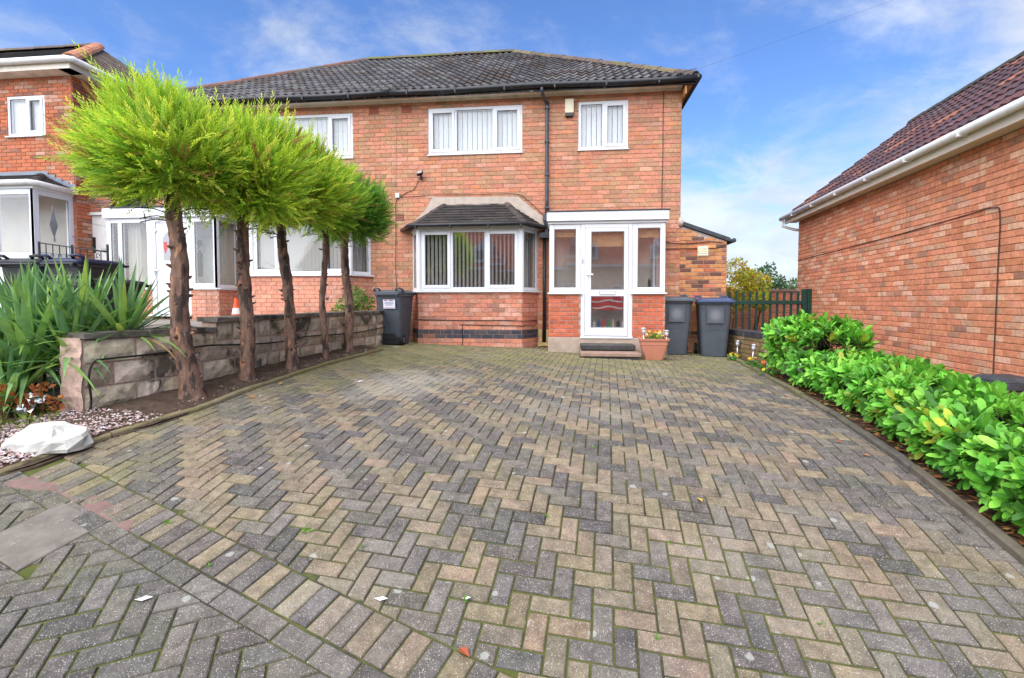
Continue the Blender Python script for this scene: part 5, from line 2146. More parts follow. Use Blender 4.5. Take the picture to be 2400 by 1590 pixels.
STK = blurred_label_material()
for tt, x, y, rot in (('wheelie_bin', 1.98, 9.36, -3), ('wheelie_bin.001', 2.66, 9.30, -8)):
    L = Matrix.Translation((x, y, gz(x, y))) @ Matrix.Rotation(math.radians(rot), 4, 'Z')
    b = MB(L)
    b.hexa([(-.14, -.3335, .60), (.14, -.3335, .60), (.14, -.325, .60), (-.14, -.325, .60), (-.14, -.3445, .90), (.14, -.3445, .90), (.14, -.336, .90), (-.14, -.336, .90)])
    b.build('label', STK, bpy.data.objects[tt], label='pale blurred-out label')
# neighbours' bins behind the spiky plant
wheelie((-7.22, 6.05, garden_z(0, 6.05) - .02), math.radians(188), 'black wheelie bin at the left edge behind the spiky plant', lidmat=BINBLK, bodymat=BINBLK, group='neighbours bins')
wheelie((-6.62, 6.10, garden_z(0, 6.1) - .02), math.radians(182), 'black wheelie bin with dark blue lid behind the spiky plant', lidmat=material('dark_blue_lid', (.012, .016, .05), rough=.45), bodymat=BINBLK, group='neighbours bins')
wheelie((-5.52, 5.28, garden_z(0, 5.28) - .28), math.radians(168), 'lower black wheelie bin with shiny lid near the white porch', lidmat=BINBLK, bodymat=BINBLK, group='neighbours bins')

# ================================================================== steps, planter
st = thing('door_step', (.7, 8.6, -.05), 'two-tread doorstep of dark and pink slabs below the front door', 'step')
SLABD = material('black_wet_slab', (.045, .043, .042), rough=.6, var=.3, vscale=10, bump=.6, bscale=60, stain=[((.14, .14, .08), 6, .55, .7, .5)])
SLABP = material('pink_concrete_tread', (.30, .20, .15), rough=.85, var=.2, vscale=9, bump=.5, bscale=80)
b = MB()
b.box(.25, 1.16, 8.38, 8.80, .10, .18)
b.build('upper_tread', SLABD, st, bevel=.008)
b = MB()
b.box(.27, 1.14, 8.42, 8.80, .081, .099)
b.build('upper_riser', SLABD, st)
b = MB()
b.box(.235, 1.20, 8.02, 8.82, .025, .08)
b.build('lower_tread', SLABP, st, bevel=.008)
b = MB()
b.box(.27, 1.17, 8.06, 8.80, -.10, .024)
b.build('brick_base', SLABD, st)

POT = material('terracotta_plastic', (.50, .20, .125), rough=.55, var=.08, vscale=6)
pl = thing('planter', (1.43, 8.28, -.035), 'square terracotta planter of pansies beside the doorstep', 'planter')
b = MB(Matrix.Translation((1.43, 8.28, -.035)) @ Matrix.Rotation(math.radians(-4), 4, 'Z'))
prof = [(.145, 0), (.15, .012), (.165, .07), (.185, .15), (.20, .22), (.202, .245), (.212, .25), (.215, .315), (.235, .32), (.24, .352), (.205, .352), (.20, .30)]
b.loft([rrect(2 * r_, 2 * r_, .035, z) for r_, z in prof])
b.build('pot', POT, pl)
b = MB()
b.loft([rrect(.40, .40, .03, .272, 1.43, 8.28), rrect(.30, .30, .03, .285, 1.43, 8.28)])
b.build('soil', SOIL, pl)
PETAL = {n_: material('petal_' + n_, c_, rough=.6, trans=.3) for n_, c_ in (('white', (.78, .77, .70)), ('yellow', (.75, .55, .04)), ('orange', (.75, .22, .02)))}
LEAFG = material('pansy_leaf', (.10, .26, .04), rough=.5, trans=.25, var=.2, vscale=30)


def flower(parent, p, r, mat, n=5, tilt=None):
    f = MB()
    ax = Vector((R.uniform(-.5, .5), R.uniform(-1.0, -.2), R.uniform(.3, 1))).normalized() if tilt is None else tilt
    u = ax.orthogonal().normalized()
    v = ax.cross(u)
    for k in range(n):
        a = 2 * math.pi * k / n
        d_ = u * math.cos(a) + v * math.sin(a)
        s_ = u * math.cos(a + 1.57) + v * math.sin(a + 1.57)
        c_ = Vector(p)
        f.add([c_ + ax * .001 * k, c_ + d_ * r * .6 + s_ * r * .42 + ax * .002 * k, c_ + d_ * r + ax * (.006 + .001 * k), c_ + d_ * r * .6 - s_ * r * .42 + ax * .002 * k], [(0, 1, 2, 3)])
    return f.build('flower', mat, parent)


def leafy(parent, name, c, rad, h, n, mat, ln=.04, wd=.018, kind='stuff'):
    m = MB()
    for _ in range(n):
        a = R.uniform(0, 6.283)
        r_ = rad * math.sqrt(R.random())
        p = Vector((c[0] + r_ * math.cos(a), c[1] + r_ * math.sin(a), c[2] + h * R.random()))
        d_ = Vector((R.uniform(-1, 1), R.uniform(-1, 1), R.uniform(-.1, 1))).normalized()
        s_ = d_.orthogonal().normalized()
        s_.rotate(Matrix.Rotation(R.uniform(0, 6.28), 3, d_))
        l_ = ln * R.uniform(.7, 1.3)
        m.add([p, p + d_ * l_ * .5 + s_ * wd, p + d_ * l_, p + d_ * l_ * .5 - s_ * wd], [(0, 1, 2, 3)])
    return m.build(name, mat, parent, kind=kind)


leafy(pl, 'leaves', (1.43, 8.28, .28), .17, .10, 160, LEAFG)
for i in range(22):
    flower(pl, (1.43 + R.uniform(-.17, .17), 8.24 + R.uniform(-.14, .12), .36 + R.uniform(-.02, .07)), R.uniform(.022, .034), PETAL[R.choice(('white', 'yellow', 'orange', 'yellow'))])
STEEL = material('solar_light_steel', (.60, .61, .62), rough=.3, metal=.8)
LENS = material('clear_lens', (.55, .58, .60), rough=.2)


def solar(x, y, z, h, label, lean=(0, 0)):
    t = thing('solar_light', (x, y, z), label, 'garden light', 'stake lights')
    tx_, ty_ = x + lean[0] * h, y + lean[1] * h
    MB().tube([(x, y, z - .03), (tx_, ty_, z + h)], .011, 8).build('stake', STEEL, t, smooth=True)
    ax = Vector((lean[0], lean[1], 1)).normalized()
    p = Vector((tx_, ty_, z + h))
    MB().tube([p, p + ax * .07], [.026, .032], 12).build('lens', LENS, t, smooth=True)
    MB().tube([p + ax * .0705, p + ax * .08, p + ax * .095], [.042, .045, .03], 12).build('cap', STEEL, t)
    return t


solar(1.25, 8.12, .0, .40, 'steel stake light at the left rim of the planter')
solar(1.62, 8.16, .0, .36, 'steel stake light at the right rim of the planter')
solar(2.98, 8.95, gz(2.98, 8.95), .22, 'steel stake light in the right bed nearest the bins', (.02, 0))
solar(2.95, 8.18, gz(2.95, 8.18), .22, 'leaning steel stake light, middle of the three before the laurels', (.10, 0))
solar(2.80, 7.18, gz(2.80, 7.18), .22, 'steel stake light beside the orange pansy before the laurels', (-.02, 0))
solar(2.66, 5.95, gz(2.66, 5.95), .20, 'steel stake light half hidden at the foot of the laurels', (.10, 0))
for n_, (x, y, c_, lab_) in enumerate(((2.80, 8.55, 'yellow', 'small yellow pansy between the two far stake lights'), (2.82, 7.85, 'yellow', 'clump of yellow pansies by the leaning stake light'),
                                (2.79, 7.40, 'orange', 'orange pansies in the right bed before the laurels'), (2.70, 6.85, 'yellow', 'yellow pansy at the foot of the tall laurel'))):
    z = gz(x, y)
    t = thing('pansy_plant', (x, y, z), lab_, 'flowers', 'pansies in the right bed')
    leafy(t, 'leaves', (x, y, z), .11, .07, 70, LEAFG)
    for k in range(5):
        flower(t, (x + R.uniform(-.07, .07), y + R.uniform(-.08, .04), z + .08 + R.uniform(0, .05)), R.uniform(.025, .038), PETAL[c_])

# ================================================================== things behind the porch glass
cl = MB()
nn = 14
for i in range(nn):
    x0, x1 = .36 + .78 * i / nn, .36 + .78 * (i + 1) / nn
    y0, y1 = 9.22 + .015 * math.sin(i * 1.5), 9.22 + .015 * math.sin((i + 1) * 1.5)
    cl.quad((x0, y0, .76), (x1, y1, .76), (x1, y1, 1.06), (x0, y0, 1.06))
    cl.quad((x0, y0, 1.06), (x1, y1, 1.06), (x1, 9.6, 1.07), (x0, 9.6, 1.07))


def stripes():
    m = bpy.data.materials.new('red_cloth_white_waves')
    m.use_nodes = True
    t = NT(m.node_tree)
    bs = t.n['Principled BSDF']
    g_ = t.new('ShaderNodeNewGeometry')
    sp = t.new('ShaderNodeSeparateXYZ')
    t.l.new(g_.outputs['Position'], sp.inputs[0])
    wv = t.math('ADD', sp.outputs[2], t.math('MULTIPLY', t.math('SINE', t.math('MULTIPLY', sp.outputs[0], 14)), .018))
    k_ = t.math('FRACT', t.math('MULTIPLY', wv, 8.5))
    t.set(bs.inputs['Base Color'], t.mix(t.ramp(k_, .74, .78), (.62, .02, .015), (.75, .72, .70)))
    bs.inputs['Roughness'].default_value = .7
    return m


setp(cl.build('patterned_cloth', stripes()), label='red cloth with white wavy stripes behind the door glass', category='cloth')
cols = [(.6, .03, .03), (.75, .72, .7), (.05, .12, .3), (.6, .05, .04), (.02, .35, .06), (.7, .5, .4), (.03, .03, .04), (.65, .62, .6)]
sp_ = thing('shoe_shelf', (.7, 9.4, .28), 'low shelf inside the porch behind the lower door glass', 'shelf')
b = MB()
b.box(.36, 1.13, 9.2, 9.6, .42, .44)
b.box(.36, .38, 9.2, 9.6, .28, .419)
b.box(1.11, 1.13, 9.2, 9.6, .28, .419)
b.build('shelf_board', UPVC_W, sp_)
words = ['red', 'white', 'navy', 'scarlet', 'green', 'peach', 'black', 'cream']
for i in range(8):
    x = .43 + i * .088
    o = MB()
    h = R.uniform(.10, .2)
    r_ = R.uniform(.022, .034)
    o.loft([[(x + q * math.cos(a * .7854), 9.26 + q * math.sin(a * .7854) + R.uniform(0, .0), z) for a in range(8)] for q, z in ((r_, .441), (r_, .44 + h * .65), (r_ * .45, .44 + h * .8), (r_ * .45, .44 + h))])
    setp(o.build('bottle', material('bottle_' + words[i], cols[i], rough=.35)), label='%s bottle on the shelf behind the lower door glass' % words[i], category='bottle', group='bottles inside the porch')
# figurine and plant pot on the sills
o = MB()
o.loft([[(1.47 + q * math.cos(a * .7854), 8.98 + q * math.sin(a * .7854), z) for a in range(8)] for q, z in ((.05, 1.10), (.05, 1.13), (.03, 1.15), (.022, 1.19), (.03, 1.23), (.026, 1.28), (.008, 1.33))])
setp(o.build('figurine', DARK, smooth=True), label='dark figurine on the right porch sill', category='ornament')
vp = thing('potted_plant', (-1.15, 9.46, 1.12), 'white pot with small plant on the bay window sill', 'plant')
o = MB()
o.loft([[(-1.15 + q * math.cos(a * .628), 9.46 + q * math.sin(a * .628), z) for a in range(10)] for q, z in ((.055, 1.105), (.08, 1.14), (.085, 1.20), (.075, 1.24), (.068, 1.24))])
o.build('pot', UPVC_W, vp, smooth=True)
leafy(vp, 'leaves', (-1.15, 9.46, 1.24), .06, .08, 40, LEAFG)

# ================================================================== left: stone, gravel, wrapper, cone, gate
STONE = material('white_stone', (.50, .49, .44), rough=.9, var=.18, vscale=12, bump=1.0, bscale=28, stain=[((.36, .34, .27), 6, .50, .72, .6), ((.25, .2, .15), 18, .62, .75, .5)])
sx, sy = -3.60, 3.06
m = MB()
outl = [(-.33, -.13), (-.20, -.17), (-.02, -.18), (.06, -.155), (.13, -.135), (.23, -.10), (.28, -.01), (.27, .07), (.18, .13), (.08, .15), (.0, .125), (-.06, .15), (-.18, .135), (-.27, .04)]
zb = ground(sx, sy) + .05
def slope_z(u, v):
    return .045 + .20 * (v + .18) + (.03 if u < .05 and v > -.08 else 0)
rings = []
for q, top_ in ((1.0, 0), (1.04, .25), (1.0, .80), (.93, 1.0), (.62, 1.02), (.30, 1.06), (.05, 1.04)):
    ring = []
    for n_, (u, v) in enumerate(outl):
        nz = (noise.noise(Vector((u * q * 7, v * q * 7, 1.1))) * .020 + R.uniform(-.004, .004)) if top_ > .5 else 0
        k_ = .84 * q * (1 + .05 * math.sin(n_ * 2.7 + top_ * 5))
        ring.append((sx + u * k_, sy + v * k_, zb - .03 + (slope_z(u * q, v * q) + .03) * top_ + nz))
    rings.append(ring)
m.loft(rings)
setp(m.build('white_stone', STONE), label='flat pale stone lying on pink gravel at the left', category='stone')
GRAV, GRAV_J = pair('pink_gravel', rough=.8, var=.15, vscale=40, spec=.3)
m = MB()
PALG = [(40, (.45, .30, .27)), (30, (.55, .47, .44)), (20, (.33, .22, .20)), (10, (.62, .58, .56))]
for _ in range(2600):
    y = R.uniform(2.72, 3.62)
    x1 = kl_x(y) - .06
    x = R.uniform(x1 - .75, x1)
    if R.random() < (y - 3.3) * 2:
        continue
    s_ = R.uniform(.006, .015)
    z = ground(x, y) + .055 + .04 * max(0, (x1 - x)) + R.uniform(-.006, .006)
    d1, d2, d3 = R.uniform(.7, 1.3), R.uniform(.7, 1.3), R.uniform(.5, .9)
    m.add([(x + s_ * d1, y, z), (x, y + s_ * d2, z), (x - s_ * d1, y, z), (x, y - s_ * d2, z), (x, y, z + s_ * d3), (x, y, z - s_ * d3)],
          [(0, 1, 4), (1, 2, 4), (2, 3, 4), (3, 0, 4), (1, 0, 5), (2, 1, 5), (3, 2, 5), (0, 3, 5)], pick(PALG))
for _ in range(900):         # chips strewn along the tree bed
    y = R.uniform(3.4, 7.7)
    x1 = kl_x(y) - .07
    x0 = wl_x(y) + .03
    x = R.uniform(x0, x1)
    s_ = R.uniform(.004, .011)
    z = ground(x, y) + .05
    m.add([(x + s_, y, z), (x, y + s_, z), (x - s_, y, z), (x, y - s_, z), (x, y, z + s_ * .8)], [(0, 1, 4), (1, 2, 4), (2, 3, 4), (3, 0, 4)], pick([(50, (.20, .13, .09)), (25, (.5, .42, .36)), (25, (.09, .06, .045))]))
setp(m.build('gravel', GRAV_J), kind='stuff', label='pinkish gravel and chips in the left bed')
FOIL = material('silver_foil', (.62, .65, .70), rough=.25, metal=.7)
m = MB()
g = []
for j in range(5):
    for i in range(6):
        g.append((-4.32 + i * .034 + R.uniform(-.012, .012), 3.36 + j * .03 + R.uniform(-.012, .012), .03 + .035 * j + R.uniform(-.03, .03)))
m.add(g, [(j * 6 + i, j * 6 + i + 1, (j + 1) * 6 + i + 1, (j + 1) * 6 + i) for j in range(4) for i in range(5)])
setp(m.build('foil_wrapper', FOIL), label='crumpled silver foil wrapper below the spiky plant', category='litter')

cone = thing('traffic_cone', (-5.98, 8.35, .56), 'orange and white traffic cone by the neighbour bay', 'cone')
CO = material('cone_orange', (.75, .09, .02), rough=.5)
CW = material('cone_white', (.72, .70, .64), rough=.5)
m = MB()
m.box(-6.13, -5.83, 8.20, 8.50, .56, .59)
m.build('base', CO, cone)
for z0, z1, r0, r1, mt, nm in ((.591, .69, .10, .08, CO, 'body'), (.691, .80, .0795, .058, CW, 'sleeve'), (.801, .93, .0575, .035, CO, 'tip'), (.931, .98, .0345, .028, CO, 'top')):
    m = MB()
    m.loft([[(-5.98 + r * math.cos(a * .524), 8.35 + r * math.sin(a * .524), z) for a in range(12)] for r, z in ((r0, z0), (r1, z1))])
    m.build(nm, mt, cone, smooth=False)

IRON = material('black_iron', (.02, .02, .022), rough=.5)
gate = thing('iron_gate', (-7.6, 7.0, .5), 'black wrought iron gate with scrolls behind the spiky plant', 'gate')
gy_ = 6.9
x0, x1 = -8.25, -7.06
for x in (x0, (x0 + x1) / 2 - .02, x1):
    MB().tube([(x, gy_, .5), (x, gy_, 1.80 if x != x0 else 1.86)], .017, 6).build('post', IRON, gate)
topf = lambda x: 1.84 - .16 * (x - x0) / (x1 - x0)
tube_part('top_rail', [(x0, gy_, topf(x0)), (x1, gy_, topf(x1))], .011, IRON, gate, 6)
tube_part('curved_rail', bezier([((x0 + x1) / 2, gy_, 1.93), ((x0 + x1) / 2 + .2, gy_, 1.86), (x1 - .2, gy_, 1.72), (x1, gy_, 1.70)], 6), .008, IRON, gate, 6)
tube_part('mid_rail', [(x0, gy_, 1.52), (x1, gy_, 1.50)], .009, IRON, gate, 6)
for i in range(1, 10):
    x = x0 + (x1 - x0) * i / 10
    MB().tube([(x, gy_, .6), (x, gy_, topf(x))], .007, 6).build('bar', IRON, gate)
for i in range(8):
    x = x0 + (x1 - x0) * (i + .75) / 9
    pts_ = [(x + .035 * math.cos(a) * (1 - a / 9), gy_ - .01, 1.62 + .05 * math.sin(a) * (1 - a / 9)) for a in [k * .7 for k in range(9)]]
    tube_part('scroll', pts_, .005, IRON, gate, 5)

# telephone wire off the eaves corner
o = MB().tube(bezier([(2.36, 9.35, 5.12), (5.2, 8.6, 5.72), (8.2, 7.8, 6.45), (12, 6.7, 7.5)], 8), .0013, 4).build('telephone_wire', GREYPIPE)
setp(o, label='thin telephone wire running from the eaves across the sky', category='wire')
# ================================================================== conifers on bare trunks
BARK = material('flaking_bark', (.20, .12, .085), rough=.95, var=.35, vscale=24, bump=1.0, bscale=60, spec=.1, pscale=(1, 1, .3),
                stain=[((.48, .23, .12), 22, .58, .66, .85), ((.045, .038, .034), 14, .50, .60, .85), ((.40, .34, .29), 26, .60, .72, .5)])
FOL_J = material('conifer_spray', 'ATTR', rough=.55, spec=.3, trans=.5)
TWIG = material('dark_twig', (.07, .045, .03), rough=.9)


def conifer(base, top, r0, r1, crown, rad, pal, n, label, lean=Vector((0, 0, 0)), knots=30, bare=7):
    """bare trunk carrying a clipped ball of feathery sprays"""
    base, top, crown = Vector(base), Vector(top), Vector(crown)
    t = thing('conifer_tree', base, label, 'tree', 'conifers in the left bed')
    pts, rr = [], []
    N = 40
    axis = top - base
    for i in range(N + 1):
        q = i / N
        p = base + axis * q + Vector((.018 * math.sin(q * 9 + base.y * 5), .018 * math.cos(q * 7 + base.y * 3), 0))
        pts.append(p)
        flare = 1 + .55 * max(0, 1 - q * 7) ** 2
        rr.append((r0 + (r1 - r0) * q) * flare)
    for k in range(1, 6):       # stem on into the crown
        q = k / 5
        pts.append(top.lerp(crown + Vector((0, 0, rad * .5)), q))
        rr.append(r1 * (1 - .8 * q))
    trunk = MB()
    trunk.tube(pts, rr, 18, jit=.10)
    # vertical bark ridges
    trunk.v = [tuple(Vector(v) + Vector((noise.noise(Vector((v[0] * 38, v[1] * 38, v[2] * 6))), noise.noise(Vector((v[1] * 38, v[0] * 38, v[2] * 6 + 9))), 0)) * .013) for v in trunk.v]
    tr = trunk.build('trunk', BARK, t, smooth=True)
    for k in range(knots):
        q = R.uniform(.1, .98)
        p = base + axis * q
        a = R.uniform(0, 6.28)
        d_ = Vector((math.cos(a), math.sin(a), R.uniform(.1, .6)))
        r_ = r0 + (r1 - r0) * q
        m = MB()
        m.tube([p + d_ * r_ * .75, p + d_ * (r_ * 1.0 + .012), p + d_ * (r_ + R.uniform(.015, .04))], [r_ * .28, r_ * .2, r_ * .1], 6)
        m.build('branch_stub', BARK, tr)
    br = MB()
    for k in range(26):
        a = R.uniform(0, 6.28)
        z = R.uniform(-.25, .5) * rad
        d_ = Vector((math.cos(a), math.sin(a), R.uniform(.1, .8))).normalized()
        s_ = top.lerp(crown, R.uniform(-.02, .9))
        e = crown + Vector((d_.x * rad * .75, d_.y * rad * .75, z + d_.z * rad * .3))
        mid = s_.lerp(e, .5) + Vector((0, 0, .05))
        br.tube(bezier([s_, mid, e], 3), [r1 * .28, r1 * .2, r1 * .2, r1 * .14, r1 * .14, r1 * .08, r1 * .05][:7], 5)
    for k in range(bare):     # dead twigs below the crown
        a = R.uniform(0, 6.28)
        s_ = base.lerp(top, R.uniform(.88, 1.0))
        e = s_ + Vector((math.cos(a) * .28, math.sin(a) * .28, R.uniform(-.02, .16)))
        br.tube(bezier([s_, s_.lerp(e, .5) + Vector((0, 0, .03)), e], 3), .005, 4)
        for q in range(3):
            f_ = s_.lerp(e, R.uniform(.4, .9))
            br.tube([f_, f_ + Vector((R.uniform(-.08, .08), R.uniform(-.08, .08), R.uniform(-.02, .08)))], .0025, 3)
    br.build('branches', TWIG, t)
    # sprays, gathered on branch ends so that gaps open between them
    m = MB()
    tips = []
    for k in range(64):
        while True:
            d_ = Vector((R.gauss(0, 1), R.gauss(0, 1), R.gauss(0, 1))).normalized()
            if d_.z > -.86:
                break
        tips.append((d_, R.uniform(.56, 1.16)))
    for k in range(n):
        while True:
            d_ = Vector((R.gauss(0, 1), R.gauss(0, 1), R.gauss(0, 1))).normalized()
            if d_.z > -.86:
                break
        grp = R.random() < .74
        if grp:
            td, tl = R.choice(tips)
            d_ = (td + Vector((R.gauss(0, .17), R.gauss(0, .17), R.gauss(0, .17)))).normalized()
            bumpy = tl
        else:
            bumpy = .92 + .30 * noise.noise(d_ * 2.3 + base)
        dep = R.uniform(.36, 1.0) ** .6
        p = crown + Vector((d_.x, d_.y, d_.z * .95)) * rad * bumpy * dep * .86
        ax = (d_ * .85 + Vector((0, 0, .40 + .45 * max(0, d_.z))) + lean + Vector((R.gauss(0, .28), R.gauss(0, .28), R.gauss(0, .28)))).normalized()
        ln = R.uniform(.12, .24) * (rad / .62)
        if R.random() < .07:
            ln *= 1.6
        side = ax.orthogonal().normalized()
        side.rotate(Matrix.Rotation(R.uniform(0, 6.28), 3, ax))
        nrm = ax.cross(side)
        c0 = pick(pal)
        rnd = R.random()
        nl = 15
        for i in range(nl):
            q = (i + .6) / nl
            s_ = p + ax * ln * q + nrm * (.03 * q * q * ln / .2)
            sg = 1 if i % 2 else -1
            L = ln * (.30 * (1 - q * .55))
            dd = (ax * .88 + side * sg * R.uniform(.25, .55) + nrm * R.uniform(-.35, .35)).normalized()
            if i == nl - 1:
                dd = ax
                L = ln * .16
            wv = dd.cross(nrm).normalized() * (.0038 + .0026 * R.random()) * (rad / .62)
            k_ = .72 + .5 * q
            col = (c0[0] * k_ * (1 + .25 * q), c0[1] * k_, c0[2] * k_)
            if rnd < .055:
                col = (.32, .16, .05)
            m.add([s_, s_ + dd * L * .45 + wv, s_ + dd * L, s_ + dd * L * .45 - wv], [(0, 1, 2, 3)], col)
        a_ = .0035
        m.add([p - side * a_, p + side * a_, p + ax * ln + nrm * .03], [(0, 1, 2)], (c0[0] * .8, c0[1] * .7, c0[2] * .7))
    m.build('crown', FOL_J, t, kind='stuff')
    return t


GOLD = [(40, (.50, .74, .06)), (34, (.34, .64, .06)), (10, (.20, .44, .04)), (16, (.66, .78, .12))]
MIDG = [(40, (.24, .52, .05)), (30, (.16, .38, .04)), (30, (.40, .64, .06))]
DEEP = [(50, (.13, .36, .045)), (35, (.21, .47, .055)), (15, (.08, .22, .03))]
conifer((-3.40, 4.09, -.04), (-3.55, 4.12, 1.80), .090, .058, (-3.62, 4.13, 2.24), .64, GOLD, 5600, 'nearest and widest conifer with thick bare trunk and yellow-green crown', Vector((-.38, 0, .12)))
conifer((-3.30, 4.78, .01), (-3.36, 4.80, 1.85), .070, .054, (-3.27, 4.84, 2.23), .64, GOLD, 4700, 'second conifer from the street with yellow-green crown', Vector((0, 0, .15)))
conifer((-3.27, 5.57, .04), (-3.40, 5.60, 1.87), .066, .050, (-3.25, 5.64, 2.24), .63, GOLD, 4100, 'third and middle conifer of the row with split reddish trunk', Vector((.05, 0, .15)))
conifer((-3.30, 6.39, .06), (-3.29, 6.42, 1.97), .043, .036, (-3.28, 6.44, 2.27), .56, MIDG, 2900, 'fourth conifer from the street with the thinnest trunk', Vector((.05, 0, .1)))
conifer((-3.29, 7.19, .07), (-3.37, 7.22, 1.90), .068, .052, (-3.26, 7.25, 2.28), .60, DEEP, 3500, 'last conifer of the row nearest the house with darker green crown', Vector((.1, 0, .1)))

# ================================================================== laurels along the right edging
LAUREL, LAUREL_J = pair('laurel_leaf', rough=.45, spec=.3, trans=.25, var=.12, vscale=40)


def leaf_mesh(name, mat, L=.1, W=.042, fold=.25, droop=.25):
    """oval glossy leaf, blunt towards the tip"""
    vs, fs = [], []
    prof = [(0, .10), (.22, .62), (.5, .95), (.76, .92), (.93, .52), (1.0, .04)]
    for q, k in prof:
        w = W / 2 * k
        y = L * q
        z = -droop * L * q * q
        vs += [(-w, y, z + fold * w), (0, y, z), (w, y, z + fold * w)]
    for i in range(len(prof) - 1):
        a = i * 3
        fs += [(a, a + 1, a + 4, a + 3), (a + 1, a + 2, a + 5, a + 4)]
    me = bpy.data.meshes.new(name)
    me.from_pydata(vs, [], fs)
    me.materials.append(mat)
    me.polygons.foreach_set('use_smooth', [True] * len(fs))
    me.update()
    return me


LEAVES = [leaf_mesh('leaf', LAUREL, .098, .044, .30, .22), leaf_mesh('leaf', LAUREL, .084, .037, .22, .40), leaf_mesh('leaf', LAUREL, .108, .044, .36, .10)]
PAL_LAUREL = [(38, (.175, .50, .05)), (28, (.12, .39, .042)), (22, (.27, .61, .075)), (12, (.06, .19, .025)), (5, (.40, .46, .05))]


def laurel(name, loc, label, spots, n_ind=300, leaf_scale=1.0):
    """spots: (position, normal) of shoot tips; each carries a rosette of leaves"""
    t = thing(name, loc, label, 'hedge', None)
    items = []
    stems = MB()
    for p, nrm in spots:
        ax = (nrm + Vector((R.gauss(0, .28), R.gauss(0, .28), R.gauss(0, .2) + .25))).normalized()
        stems.tube([p - ax * .16, p], .0035, 4)
        nl = R.randint(6, 9)
        ph = R.uniform(0, 6.28)
        tint = pick(PAL_LAUREL)
        u = ax.orthogonal().normalized()
        v = ax.cross(u)
        for k in range(nl):
            a = ph + k * 2.4
            opening = .35 + .85 * (k / nl)              # inner leaves upright, outer ones spread
            d_ = (ax * math.cos(opening) + (u * math.cos(a) + v * math.sin(a)) * math.sin(opening)).normalized()
            o = p - ax * (.06 * k / nl)
            z = (ax - d_ * ax.dot(d_))
            z = z.normalized() if z.length > .05 else u
            z = (z + Vector((0, 0, .5)) - d_ * d_.z * .5).normalized()
            x = d_.cross(z).normalized()
            z = x.cross(d_)
            s_ = R.uniform(.62, 1.22) * leaf_scale
            M = (Matrix((x * s_, d_ * s_, z * s_)).transposed()).to_4x4()
            M.translation = o
            kk = R.uniform(.68, 1.28)
            items.append((M, R.randrange(3), (tint[0] * kk, tint[1] * kk, tint[2] * kk)))
    stems.build('stems', TWIG, t)
    items.sort(key=lambda q: (q[0].translation - CAM).length)
    vis = [q for q in items if abs((q[0].translation.x * .994 + q[0].translation.y * .11) / (q[0].translation.y * .994 - q[0].translation.x * .11)) < 1.05]
    hid = [q for q in items if q not in vis] if len(items) < 200 else None
    first = set(id(q) for q in vis[:n_ind])
    mj = MB()
    data = [([tuple(v.co) for v in me.vertices], [tuple(f.vertices) for f in me.polygons]) for me in LEAVES]
    for q in items:
        M, k, col = q
        if id(q) in first:
            inst('leaf', LEAVES[k], M, t, col)
        else:
            vv, ff = data[k]
            mj.add([tuple(M @ Vector(v)) for v in vv], ff, col)
    mj.build('foliage', LAUREL_J, t, smooth=True, kind='stuff')
    return t


def hedge_spots(n, y0, y1, xf, xb, zt, zb, endround=.25, inner=.35):
    out = []
    while len(out) < n:
        y = R.uniform(y0, y1)
        a, b_, top, bot = xf(y), xb(y), zt(y), zb(y)
        e = min(1, (y - y0) / endround, (y1 - y) / endround)
        e = math.sqrt(max(0.02, 1 - (1 - max(0, e)) ** 2))
        cx, cz = (a + b_) / 2, bot + (top - bot) * .5
        hw, hh = (b_ - a) / 2 * (.75 + .25 * e), (top - bot) * .5 * (.6 + .4 * e)
        th = R.uniform(-.35 * math.pi, 1.2 * math.pi)
        c_, s_ = math.cos(th), math.sin(th)
        pw = .55
        dx, dz = math.copysign(abs(c_) ** pw, c_), math.copysign(abs(s_) ** pw, s_)
        k = R.uniform(.55, .95) if R.random() < inner else R.uniform(.9, 1.06)
        k *= 1 + .12 * noise.noise(Vector((y * 4, th * 1.5, 7.7)))
        p = Vector((cx + dx * hw * k, y, cz + dz * hh * k))
        nv = Vector((c_ * 1.0, R.uniform(-.5, .35), s_ * .9 + .15)).normalized()
        out.append((p, nv))
    return out


hx = lambda y: interp(y, [2.0, 2.9, 3.3, 3.8, 4.6, 5.8, 7.3], [2.36, 2.38, 2.40, 2.46, 2.58, 2.62, 2.66])
gr = lambda y: ground(2.8, y)
laurel('laurel_hedge', (2.9, 4.2, gr(4.2)), 'low glossy laurel hedge filling the right-hand bed',
       hedge_spots(1650, 2.05, 6.15, lambda y: hx(y) + .02, lambda y: hx(y) + .90, lambda y: interp(y, [2.2, 3.0, 3.6, 4.2, 5.0, 5.9, 6.2], [-.02, .09, .15, .21, .28, .31, .31]), lambda y: gr(y) + .07))
laurel('laurel_bush', (3.0, 6.6, gr(6.6)), 'taller rounded laurel at the far end of the right-hand bed',
       hedge_spots(560, 6.0, 7.2, lambda y: hx(y) + .05, lambda y: hx(y) + .92, lambda y: .64 + .05 * math.sin(y * 9), lambda y: gr(y) + .08, endround=.4))

